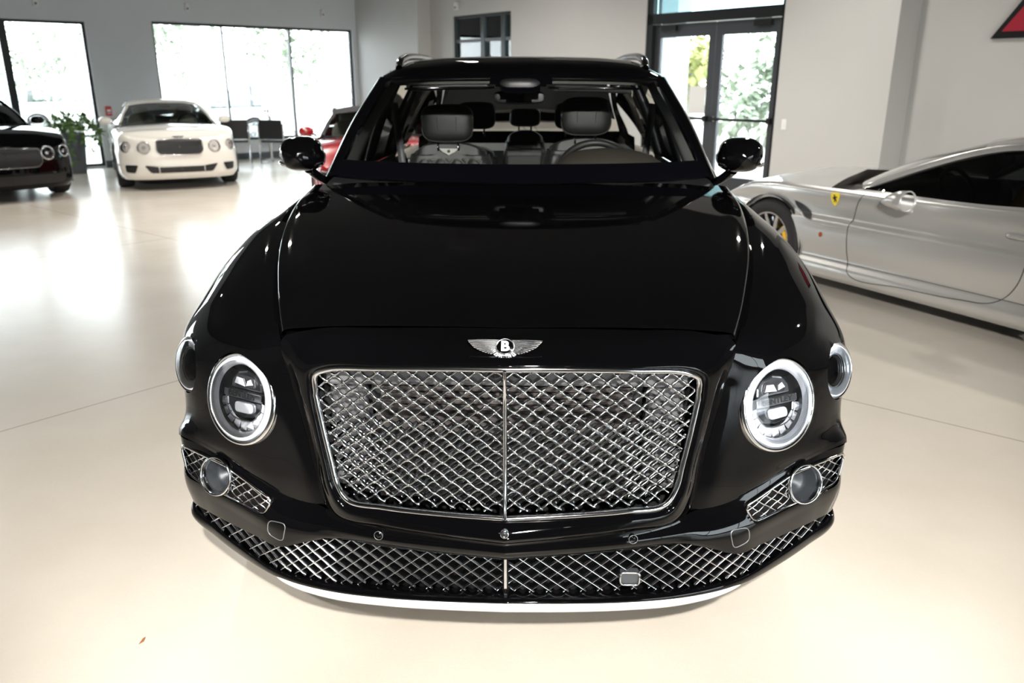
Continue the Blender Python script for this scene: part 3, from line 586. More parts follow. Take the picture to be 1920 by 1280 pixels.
# ---- headlamps
for s in (1, -1):
    M = np.array((s, 1, 1)); a, b, n_, o_ = HL_E1*M*s, HL_E2*M, HL_N*M, HL_C*M            # a keeps pointing to +x in the picture
    r = HL_R
    hl = MB().lathe([(r+.004, -.02), (r+.004, .004), (r, .012), (r-.006, .013), (r-.009, .006)], o_, a, b, n_, 72).ob('headlamp', CHROME, suv); hl['label'] = 'round headlamp with crystal light ring and chrome bezel'
    MB().lathe([(r-.009, .006), (r-.012, .014), (r-.020, .017), (r-.030, .012), (r-.034, .0)], o_, a, b, n_, 96).ob('light_ring', CRYSTAL, hl)
    m = MB(); nk = 120
    for k in range(nk):
        t_ = 2*PI*k/nk; u = a*math.cos(t_)+b*math.sin(t_); w_ = -a*math.sin(t_)+b*math.cos(t_)
        m.tube([o_+u*(r-.029)+n_*.0125, o_+u*(r-.0145)+n_*.0158], .0011, 4)
    m.ob('light_ring_fluting', CHROME, hl)
    MB().lathe([(r-.034, .0), (r-.040, -.02), (r-.05, -.05), (.03, -.06), (.001, -.06)], o_, a, b, n_, 64).ob('lamp_bowl', mat('satin_reflector', (.13, .133, .14), .25, .9), hl)
    # upper visor lens, name bar, lower projector
    P = lambda x, y, h=0.: o_+a*x+b*y+n_*h
    up_ = [(-.062, .022), (-.058, .048), (-.036, .07), (0, .078), (.036, .07), (.058, .048), (.062, .022)]
    MB().prism(up_, P(0, 0, -.045), a, b, n_, .035).ob('upper_reflector', SATIN, hl, smooth=False, bevel=.006)
    MB().prism(rnd_poly([(-.04, .03), (.04, .03), (.03, .062), (-.03, .062)], .01), P(0, 0, -.012), a, b, n_, .008).ob('upper_lens', mat('lens_dark', (.03, .03, .035), .03, coat=1), hl, smooth=False, bevel=.003)
    m = MB(); m.prism([(-.036, .038), (.004, .034), (-.006, .054), (-.03, .056)], P(0, 0, -.003), a, b, n_, .002); m.prism([(.01, .036), (.034, .042), (.024, .056), (.012, .05)], P(0, 0, -.003), a, b, n_, .002); m.ob('lens_facet', CRYSTAL, hl, smooth=False)
    nb = MB().prism(rnd_poly([(-.072, -.002), (.072, -.002), (.072, .020), (-.072, .020)], .005), P(0, 0, -.02), a, b, n_, .022).ob('name_bar', SATIN, hl, smooth=False, bevel=.002)
    text_mb('BENTLEY', .0215, P(0, .009, .0025), a*1.25, b, n_, .0008, .0004).ob('name_lettering', PLASTIC, hl, smooth=False)
    lowp = [(-.068, -.004), (-.064, -.028), (-.044, -.05), (0, -.058), (.044, -.05), (.064, -.028), (.068, -.004)]
    MB().prism(lowp, P(0, 0, -.045), a, b, n_, .036).ob('projector_housing', DCHROME, hl, smooth=False, bevel=.004)
    m = MB(); k = rnd_poly([(-.030, -.012), (.034, -.012), (.038, -.040), (-.026, -.042)], .012); m.prism(k, P(0, 0, -.010), a, b, n_, .012); m.ob('projector_lens', CRYSTAL, hl, smooth=False, bevel=.004)
    MB().tube([P(-.07, -.003, -.006)]+[P(x, y, -.006) for x, y in crx([(-.066, -.03, 0), (-.045, -.055, 0), (0, -.064, 0), (.045, -.055, 0), (.066, -.03, 0), (.07, -.003, 0)], 24)[:, :2]], .0022, 6).ob('projector_rim', CHROME, hl)
    m = MB()
    for k in range(9):                                     # faceted crystals around the lower rim
        t_ = R(-165+k*18.75); u = a*math.cos(t_)+b*math.sin(t_); w_ = -a*math.sin(t_)+b*math.cos(t_)
        c0 = o_+u*.079-n_*.012; q = [c0-u*.013-w_*.011, c0+u*.014-w_*.0125, c0+u*.014+w_*.0125, c0-u*.013+w_*.011]
        top = c0+n_*.014+u*.003*rng.uniform(-1, 1)+w_*.004*rng.uniform(-1, 1); m.add(q+[top], [(0, 1, 4), (1, 2, 4), (2, 3, 4), (3, 0, 4)])
    m.ob('lower_crystal', CRYSTAL, hl, smooth=False)
    MB().lathe([(r-.007, .010), (r*.8, .019), (r*.5, .027), (r*.2, .030), (.001, .031)], o_, a, b, n_, 64).ob('lamp_cover', LENS, hl)
    # small outer lamp
    a, b, n_, o_ = SL_E1*M*s, SL_E2*M, SL_N*M, SL_C*M; r = SL_R
    sl = MB().lathe([(r+.004, -.02), (r+.004, .004), (r, .011), (r-.004, .012), (r-.006, .007)], o_, a, b, n_, 64).ob('side_lamp', CHROME, suv); sl['label'] = 'smaller outer lamp with crystal ring and dark centre'
    MB().lathe([(r-.006, .007), (r-.010, .014), (r-.020, .014), (r-.030, .007), (r-.033, .0)], o_, a, b, n_, 64).ob('light_ring', CRYSTAL, sl)
    MB().lathe([(r-.030, .004), (r-.032, .010), (r-.036, .010), (r-.038, .004)], o_, a, b, n_, 64).ob('inner_ring', CHROME, sl)
    MB().lathe([(r-.033, .004), (r*.4, .010), (r*.2, .012), (.001, .0125)], o_, a, b, n_, 48).ob('lamp_centre', BLACK, sl)
    MB().lathe([(r-.005, .010), (r*.75, .018), (r*.4, .023), (.001, .025)], o_, a, b, n_, 48).ob('lamp_cover', LENS, sl)
# ---- winged emblem
em_o = pempty('wing_emblem', suv); em_o['label'] = 'chrome winged badge with white letter B'
e1, e2, n_ = np.array((1., 0, 0)), np.array((0, .47, .883)), np.array((0, -.883, .47)); o_ = np.array((0, .038, .992))+n_*.004
P = lambda x, y, h=0.: o_+e1*x+e2*y+n_*h
for s in (1, -1):
    m = MB(); nf = 11; pl_ = MB()
    wing = [(.016, .016), (.088, .0155), (.092, .013), (.078, -.002), (.055, -.0135), (.034, -.019), (.018, -.014)]
    pl_.prism([(s*x, y) for x, y in wing], P(0, 0, -.002), e1, e2, n_, .003); pl_.ob('wing_plate', MESHD, em_o, smooth=False)
    for k in range(nf):
        f = k/(nf-1); r0 = (.018+.002*f, .013-.024*f*.9); tip = np.array(crx([(.091, .014, 0), (.078, -.0005, 0), (.055, -.013, 0), (.033, -.0195, 0)], nf)[k][:2])
        m.tube([P(s*r0[0], r0[1], .002), P(s*(r0[0]*.5+tip[0]*.5), (r0[1]+tip[1])*.5, .0045), P(s*tip[0], tip[1], .002)], (.0012, .0018, .0013), 5)
    m.tube([P(s*.016, .0165, .002), P(s*.05, .0168, .003), P(s*.093, .0155, .002)], .0013, 5)
    m.ob('wing', SATIN, em_o, sharp=40)
m = MB()
m.prism([(-.030, -.016), (-.02, -.030), (0, -.036), (.02, -.030), (.030, -.016), (.02, -.008), (-.02, -.008)], P(0, 0, -.002), e1, e2, n_, .0035)
for k in range(13):
    t_ = R(-155+k*130/12); m.tube([P(.016*math.cos(t_), .013*math.sin(t_)-.003, .002), P(.026*math.cos(t_), .024*math.sin(t_)-.005, .0045), P(.031*math.cos(t_), .030*math.sin(t_)-.006, .0015)], (.001, .0017, .0014), 5)
m.ob('tail_feathers', SATIN, em_o, sharp=40)
MB().lathe([(.024, -.002), (.024, .006), (.0225, .008), (.0205, .0065)], P(0, 0), e1, e2, n_, 48, 1, .86).ob('badge_ring', CHROME, em_o)
MB().lathe([(.0215, .005), (.001, .0062)], P(0, 0), e1, e2, n_, 48, 1, .86).ob('badge_disc', BLACK, em_o)
text_mb('B', .034, P(0, -.0005, .0075), e1*1.12, e2, n_, .0012, .0013).ob('letter', mat('badge_white', (.9, .9, .9), .3), em_o, smooth=False)
# ---- windscreen, roof, pillars
wsb = [(0, 1.665, 1.200), (.25, 1.670, 1.202), (.5, 1.690, 1.207), (.70, 1.725, 1.213), (.842, 1.780, 1.220)]
wsm = [(0, 1.935, 1.440), (.25, 1.942, 1.439), (.48, 1.965, 1.437), (.65, 2.005, 1.434), (.765, 2.055, 1.430)]
wst = [(0, 2.215, 1.648), (.22, 2.220, 1.647), (.43, 2.240, 1.644), (.58, 2.275, 1.639), (.672, 2.320, 1.632)]
ws = loft([wsb, wsm, wst], 31, 41)
def fritmask(i, j, nu=31, nv=41):                         # i across from the centre, j upwards
    x, t = i/(nu-1), j/(nv-1)
    return t < .155 or x > .965 or t > .965 or (t > .80+.12*(x/.16)**2 and x < .16)
full = np.concatenate([ws[:, ::-1]*np.array((-1, 1, 1)), ws[:, 1:]], 1); nv_, nu_ = full.shape[:2]
gm, fm = MB(), MB(); Vf = full.reshape(-1, 3)
for j in range(nv_-1):
    for i in range(nu_-1):
        f = (j*nu_+i, j*nu_+i+1, (j+1)*nu_+i+1, (j+1)*nu_+i); c = abs(i+.5-30)
        (fm if fritmask(c, j+.5) else gm).f.append(f)
gm.v = [tuple(q) for q in Vf]; fm.v = [tuple(q) for q in Vf]
wso = gm.ob('windscreen', GLASS, suv); fm.ob('windscreen_frit', FRIT, wso)
ROOF = [
 [(0, 2.212, 1.650), (.25, 2.220, 1.649), (.46, 2.240, 1.645), (.60, 2.278, 1.640), (.69, 2.325, 1.632)],
 [(0, 2.250, 1.690), (.25, 2.262, 1.689), (.46, 2.290, 1.682), (.60, 2.330, 1.672), (.70, 2.390, 1.645)],
 [(0, 2.45, 1.732), (.25, 2.46, 1.730), (.46, 2.48, 1.722), (.60, 2.52, 1.706), (.71, 2.58, 1.66)],
 [(0, 2.9, 1.752), (.25, 2.9, 1.750), (.46, 2.9, 1.741), (.60, 2.9, 1.722), (.715, 2.9, 1.665)],
 [(0, 3.7, 1.748), (.25, 3.7, 1.746), (.46, 3.7, 1.737), (.59, 3.7, 1.717), (.70, 3.7, 1.658)],
 [(0, 4.45, 1.70), (.25, 4.45, 1.698), (.44, 4.44, 1.690), (.56, 4.42, 1.672), (.66, 4.38, 1.62)],
]
rm_ = MB().grid(loft(ROOF, 30, 50)); q = rm_.mx(); rm_.add(q.v, q.f); o = rm_.ob('roof', BLACK, suv); m = o.modifiers.new('w', 'WELD'); m.merge_threshold = .0005
hl_ = MB().grid(loft([[(x, y+.04, z-.04) for x, y, z in c] for c in ROOF], 16, 20), flip=True); q = hl_.mx(); hl_.add(q.v, q.f); hl_.ob('headliner', CLOTH, suv)
# A pillars: outer body strip and inner trim
ab, am, at_ = (.842, 1.780, 1.220), (.765, 2.055, 1.430), (.672, 2.320, 1.632)
ap = loft([[(.838, 1.775, 1.216), (.762, 2.052, 1.432), (.670, 2.318, 1.636)], [(.862, 1.782, 1.214), (.785, 2.060, 1.436), (.692, 2.326, 1.642)], [(.888, 1.83, 1.20), (.812, 2.10, 1.43), (.716, 2.37, 1.640)], [(.905, 1.93, 1.18), (.83, 2.19, 1.42), (.728, 2.45, 1.632)]], 24, 14)
both(MB().grid(ap), 'a_pillar', BLACK, suv)
ai = loft([[(.82, 1.82, 1.215), (.742, 2.09, 1.428), (.655, 2.345, 1.618)], [(.79, 1.90, 1.20), (.715, 2.15, 1.42), (.63, 2.40, 1.605)], [(.80, 2.02, 1.18), (.73, 2.26, 1.41), (.65, 2.50, 1.60)]], 16, 10)
both(MB().grid(ai), 'pillar_trim', CLOTH, suv)
MB().grid(np.array([[(x*s_, 1.70+.07*abs(x)**2-d, 1.196-d*.2) for x in np.linspace(-.85, .85, 30)] for s_, d in ((1, .06), (1, 0), (.99, -.06))])).ob('cowl', PLASTIC, suv)
# ---- body sides
def side(y, k=1.):
    tail = max(0, (y-4.2)/.9); i = .10*tail**2
    return [(.925-i, y, 1.135), (.958-i, y, 1.12), (.986-i, y, 1.05), (.985-i, y, .92), (.982-i, y, .72), (.985-i, y, .52), (.965-i, y, .40), (.955-i, y, .28)]
def sidepanel(y0, y1, n, name, archc=None):
    ys = np.linspace(y0, y1, max(3, n//4)); m = MB().grid(loft([side(y) for y in ys], 50, n), flip=True)
    if archc: m = cut(m, circ((archc[0], archc[1]), archc[2]), Y3, Z3)
    return both(m, name, BLACK, suv)
fd = sidepanel(1.806, 2.88, 20, 'front_door'); rd = sidepanel(2.886, 3.72, 16, 'rear_door'); sidepanel(3.726, 5.0, 40, 'rear_quarter', (3.925, WZ, WR))
for ds, yy in ((fd, 2.70), (rd, 3.55)):
    for d_, s in zip(ds, (1, -1)): MB().tube([(s*.985, yy-.1, .93), (s*1.012, yy-.07, .935), (s*1.012, yy+.09, .94), (s*.985, yy+.12, .94)], .012, 8).ob('door_handle', CHROME, d_)
# side glass and window line
def sg(y0, y1, name):
    top = lambda y: np.array((np.interp(y, (1.9, 2.33, 2.9, 3.7, 4.4), (.86, .705, .722, .706, .665)), y, np.interp(y, (1.85, 2.06, 2.35, 2.6, 2.9, 3.7, 4.2, 4.45), (1.19, 1.42, 1.62, 1.652, 1.66, 1.652, 1.61, 1.45))))
    bot = lambda y: np.array((.925, y, 1.14))
    ys = np.linspace(y0, y1, 14); return both(MB().grid(np.array([[bot(y)*(1-t)+top(y)*t+np.array((.02*math.sin(PI*t), 0, 0)) for y in ys] for t in np.linspace(0, 1, 8)])), name, DGLASS, suv)
sg(1.93, 2.84, 'side_window'); sg(2.92, 3.70, 'side_window'); sg(3.78, 4.4, 'side_window')
for yb in (2.88, 3.74):
    both(MB().tube(crx([(.93, yb, 1.13), (.83, yb+.02, 1.42), (.715, yb+.03, 1.66)], 10), .045, 8, flat=(1, .3)), 'side_pillar', PLASTIC, suv)
both(MB().grid(loft([[(.665, 4.38, 1.62), (.69, 4.5, 1.45), (.80, 4.7, 1.25), (.85, 4.85, 1.12)], [(.62, 4.45, 1.62), (.66, 4.6, 1.45), (.74, 4.8, 1.25), (.78, 4.95, 1.12)]], 12, 6)), 'rear_pillar', BLACK, suv)
both(MB().tube(crx([(.93, 1.9, 1.142), (.935, 2.8, 1.142), (.93, 3.8, 1.145), (.9, 4.5, 1.15)], 20), .009, 6), 'window_trim', CHROME, suv)
# roof rails
both(MB().tube(crx([(.618, 2.40, 1.680), (.622, 2.46, 1.712), (.624, 2.60, 1.733), (.622, 3.2, 1.756), (.612, 3.9, 1.745), (.60, 4.25, 1.715), (.59, 4.35, 1.680)], 40), .02, 10, flat=(1.0, 1.0)), 'roof_rail', mat('polished_dark_rail', (.4, .4, .41), .15, 1.), suv)
# tailgate with rear window
rg = loft([[(0, 4.50, 1.655), (.3, 4.49, 1.652), (.60, 4.46, 1.62)], [(0, 4.72, 1.45), (.32, 4.70, 1.45), (.66, 4.62, 1.44)], [(0, 4.92, 1.235), (.35, 4.90, 1.235), (.74, 4.82, 1.24)]], 16, 14); m = MB().grid(rg); q = m.mx(); m.add(q.v, q.f); m.ob('rear_window', glass_mat('rear_glass', (.72, .76, .75), .05), suv)
tg = loft([[(0, 4.92, 1.235), (.4, 4.90, 1.235), (.78, 4.80, 1.235), (.86, 4.72, 1.20)], [(0, 5.02, 1.05), (.4, 5.0, 1.05), (.80, 4.93, 1.05), (.885, 4.85, 1.05)], [(0, 5.05, .8), (.4, 5.04, .8), (.8, 4.99, .8), (.90, 4.95, .8)], [(0, 5.12, .6), (.4, 5.1, .6), (.8, 5.05, .6), (.9, 4.98, .6)], [(0, 5.06, .3), (.4, 5.05, .3), (.8, 5.0, .3), (.88, 4.95, .3)]], 20, 24); m = MB().grid(tg); q = m.mx(); m.add(q.v, q.f); m.ob('tailgate', BLACK, suv)
# wheels and arch liners
for s in (1, -1):
    for yw in (WY, 3.925):
        wheel(suv, s*.855, yw, .385, .27)
        MB().tube([(s*1.0, yw-.44*math.cos(a_), WZ+.44*math.sin(a_)) for a_ in np.linspace(-.2, PI+.2, 40)], .014, 6).ob('arch_lip', BLACK, suv)
        m = MB(); g = np.array([[(s*x, yw-.45*math.cos(a_), WZ+.45*math.sin(a_)) for a_ in np.linspace(-.3, PI+.3, 24)] for x in (.62, .98)]); m.grid(g); m.ob('wheel_liner', PLASTIC, suv)
# ---- door mirrors
for s in (1, -1):
    mr = MB(); a_ = np.linspace(-PI, PI, 40, endpoint=False); rows = []
    for t_, sc in ((-.105, .02), (-.100, .30), (-.088, .55), (-.066, .78), (-.03, .95), (.02, 1.0), (.055, .985), (.06, .95), (.05, .90)):
        rows.append([(s*(.992+sc*.094*np.sign(math.cos(q))*abs(math.cos(q))**.72+(-.008 if math.sin(q) < 0 else 0)*sc), 1.835+t_, 1.302+sc*(.082 if math.sin(q) > 0 else .070)*np.sign(math.sin(q))*abs(math.sin(q))**.72) for q in a_])
    mo = mr.grid(np.array(rows), cu=True, flip=(s < 0)).ob('door_mirror', BLACK, suv)
    MB().tube([(s*(.992+.097*np.sign(math.cos(q))*abs(math.cos(q))**.72), 1.842-.075*abs(math.cos(q*.999+PI/2)), 1.268) for q in np.linspace(-PI+.15, -.15, 24)], .008, 6, flat=(1, 1.3)).ob('mirror_strip', CHROME, mo)
    MB().tube(crx([(s*.90, 1.93, 1.175), (s*.935, 1.90, 1.20), (s*.965, 1.86, 1.235)], 10), .032, 10, flat=(1, .6)).ob('mirror_arm', BLACK, mo)
    MB().grid(np.array([[(s*(.992+.083*r_*math.cos(q)), 1.888, 1.304+.066*r_*math.sin(q)) for q in np.linspace(0, 2*PI, 28, endpoint=False)] for r_ in (.02, 1)]), cu=True).ob('mirror_glass', CHROME, mo)
# ---- cabin
def seat(x, y, z, w, belt, name='front_seat', badge=False, driver=False):
    st = pempty(name, suv)
    ny, nx = (120, 110) if name == 'front_seat' else (44, 40); g = []                                # quilted backrest, leaning back
    for j in range(ny):
        t_ = j/(ny-1); row = []
        wd_ = w*(.92+.08*math.sin(PI*min(1, t_*1.1))-.30*max(0, t_-.78)**1.4*3.2)
        for i in range(nx):
            u = -1+2*i/(nx-1); zz = z-.62+.62*t_; bol = .05*abs(u)**4
            qa, qb = (u*w*.5+zz*.9)/.052, (u*w*.5-zz*.9)/.052; quilt = .011*(abs(math.sin(PI*qa*.5))*abs(math.sin(PI*qb*.5)))**.45 if t_ < .86 else .006
            row.append((x+u*wd_*.5, y+.05*t_*3-.16*(1-0)*0-bol-quilt+.09*abs(u)**8, zz+(-.05*abs(u)**3 if t_ > .9 else 0)))
        g.append(row)
    g = np.array(g); back = g.copy(); back[..., 1] = back[..., 1].max()+.07; m = MB(); m.grid(g); m.grid(back, flip=True)
    for A, B in ((g[-1], back[-1]), (g[:, 0], back[:, 0]), (g[:, -1], back[:, -1])): m.grid(np.stack([A, B]))
    m.ob('backrest', LEATHER, st)
    MB().blob((x, y-.16, z-.66), (w*.5, .3, .1), (.5, .5)).ob('seat_cushion', LEATHER, st)
    return st
def headrest(st, x, y, z, w, h, d=.055, seams=True):
    MB().blob((x, y, z), (w, d, h), (.55, .5), 36, 22).ob('headrest', LEATHER, st)
    if seams:
        for sx in (-.36, .36): MB().tube([(x+sx*w*1.02, y-d*(1.0*abs(math.cos(q*.5*PI))**.45)-.0015, z+h*q*.93) for q in np.linspace(-.93, .93, 16)], .0022, 5).ob('headrest_seam', TRIM, st)
        MB().tube([(x+w*.99*np.sign(math.cos(q))*abs(math.cos(q))**.55, y-d*.55, z+h*.99*np.sign(math.sin(q))*abs(math.sin(q))**.55) for q in np.linspace(0, 2*PI, 48, endpoint=False)], .004, 5, closed=True).ob('headrest_piping', TRIM, st)
    for sx in (-.4, .4): MB().tube([(x+sx*w, y, z-h*.8), (x+sx*w, y+.01, z-h-.05)], .007, 6).ob('headrest_post', DCHROME, st)
ps = seat(-.43, 2.78, 1.275, .52, None); headrest(ps, -.433, 2.90, 1.392, .148, .103)
ds_ = seat(.365, 2.66, 1.312, .52, None); headrest(ds_, .352, 2.79, 1.436, .140, .101)
o_, e1, e2, n_ = np.array((-.43, 2.893, 1.232)), np.array((1., 0, 0)), np.array((0, .22, .97)), np.array((0, -.97, .22))
m = MB(); m.prism([(-.055, .018), (.055, .018), (.035, -.002), (.014, -.012), (0, -.020), (-.014, -.012), (-.035, -.002)], o_, e1, e2, n_, .004); m.ob('wing_stitching', mat('pale_thread', (.55, .54, .5), .7), ps, smooth=False)
m = MB()
for k in range(-4, 5): m.tube([o_+e1*k*.006+e2*.008+n_*.0045, o_+e1*k*.010+e2*(.016-.003*abs(k))+n_*.0045], .0008, 4)
MB().lathe([(.009, .004), (.007, .006), (.001, .006)], o_+e2*.002, e1, e2, n_, 20).ob('stitched_disc', TRIM, ps)
for x in (-.42, .42):
    rs_ = seat(x, 3.62, 1.20, .50, None, 'rear_seat'); headrest(rs_, x+(.09 if x < 0 else -.09), 3.78, 1.40, .13, .09, seams=False)
rb_ = seat(0, 3.66, 1.30, .30, None, 'rear_centre_seat'); headrest(rb_, .0, 3.84, 1.385, .105, .06, seams=False)
MB().box((-.13, 3.50, .75), (.13, 3.62, 1.20)).ob('rear_console', LEATHER, suv, smooth=False, bevel=.02)
MB().box((-.11, 3.485, .80), (.11, 3.50, 1.16)).ob('console_panel', TRIM, suv, smooth=False, bevel=.01)
MB().box((-.85, 2.3, .36), (.85, 4.8, .50)).ob('cabin_floor', TRIM, suv, smooth=False)
MB().box((-.78, 4.0, .5), (.78, 4.75, 1.15)).ob('parcel_shelf', TRIM, suv, smooth=False)
# dashboard, binnacle, wheel
ds2 = loft([[(-.86, 1.79, 1.17), (-.5, 1.76, 1.185), (0, 1.74, 1.19), (.5, 1.76, 1.185), (.86, 1.79, 1.17)], [(-.87, 1.95, 1.19), (-.5, 1.95, 1.205), (0, 1.95, 1.205), (.5, 1.95, 1.205), (.87, 1.95, 1.19)], [(-.88, 2.15, 1.17), (-.5, 2.18, 1.19), (0, 2.2, 1.19), (.5, 2.18, 1.19), (.88, 2.15, 1.17)], [(-.88, 2.2, 1.05), (-.5, 2.24, 1.05), (0, 2.26, 1.05), (.5, 2.24, 1.05), (.88, 2.2, 1.05)], [(-.88, 2.1, .7), (-.5, 2.12, .7), (0, 2.15, .7), (.5, 2.12, .7), (.88, 2.1, .7)]], 30, 24)
MB().grid(ds2).ob('dashboard', TRIM, suv)
bi = loft([[(0.052, 1.88, 1.190), (0.194, 1.88, 1.195), (0.406, 1.88, 1.200), (0.619, 1.88, 1.195), (0.784, 1.88, 1.190)], [(0.100, 2.0, 1.200), (0.218, 2.0, 1.260), (0.418, 2.0, 1.277), (0.619, 2.0, 1.260), (0.760, 2.0, 1.200)], [(0.135, 2.14, 1.205), (0.241, 2.15, 1.284), (0.430, 2.16, 1.310), (0.607, 2.15, 1.284), (0.737, 2.14, 1.205)], [(0.147, 2.16, 1.200), (0.253, 2.18, 1.272), (0.430, 2.19, 1.294), (0.595, 2.18, 1.272), (0.725, 2.16, 1.200)]], 40, 24)
MB().grid(bi).ob('instrument_hood', DASH, suv)
sw = pempty('steering_wheel', suv); o_ = np.array((.375, 2.38, 1.155)); e1, e2, n_ = basis((0, .92, .38)); 
MB().tube([o_+.185*(e1*math.cos(q)+e2*math.sin(q)) for q in np.linspace(0, 2*PI, 60, endpoint=False)], .0175, 10, closed=True).ob('wheel_rim', LEATHER, sw)
m = MB(); m.blob(o_, (.07, .03, .06), (.7, .7), 20, 12)
for q in (0, PI, -PI/2): m.tube([o_, o_+.175*(e1*math.cos(q)+e2*math.sin(q))], .016, 8)
m.ob('wheel_hub', TRIM, sw)
# rear-view mirror, sensor pod, sun visors, belts
rv = MB().blob((-.012, 2.30, 1.545), (.128, .022, .034), (.35, .6), 32, 14).ob('rear_view_mirror', PLASTIC, suv)
MB().blob((.062, 2.281, 1.546), (.05, .006, .024), (.35, .5), 20, 8).ob('mirror_cover', GREYP, rv)
MB().tube([(-.01, 2.16, 1.60), (-.01, 2.24, 1.575), (-.01, 2.30, 1.555)], .016, 8).ob('mirror_stem', PLASTIC, rv)
MB().blob((-.005, 2.19, 1.60), (.10, .05, .035), (.6, .6), 24, 12).ob('sensor_pod', PLASTIC, suv)
for s in (1, -1):
    v_ = MB().grid(loft([[(s*.17, 2.27, 1.600), (s*.35, 2.28, 1.598), (s*.54, 2.31, 1.590)], [(s*.16, 2.30, 1.585), (s*.35, 2.31, 1.582), (s*.55, 2.34, 1.574)], [(s*.17, 2.42, 1.60), (s*.35, 2.43, 1.60), (s*.53, 2.45, 1.592)]], 16, 12)).ob('sun_visor', CLOTH, suv, solid=.012)
    MB().tube([(s*.13, 2.26, 1.592), (s*.19, 2.27, 1.590), (s*.36, 2.275, 1.590), (s*.58, 2.31, 1.585)], .006, 8).ob('visor_rod', DCHROME, v_)
    MB().tube([(s*.74, 2.92, 1.50), (s*.70, 2.86, 1.20), (s*.66, 2.8, .9)], .024, 6, flat=(1, .08)).ob('seat_belt', GREYP, suv)
    MB().grid(np.array([[(s*(.88-.03*t), y, 1.16-.25*t) for y in np.linspace(1.95, 3.7, 10)] for t in (0, .3, 1)])).ob('door_card', TRIM, suv)
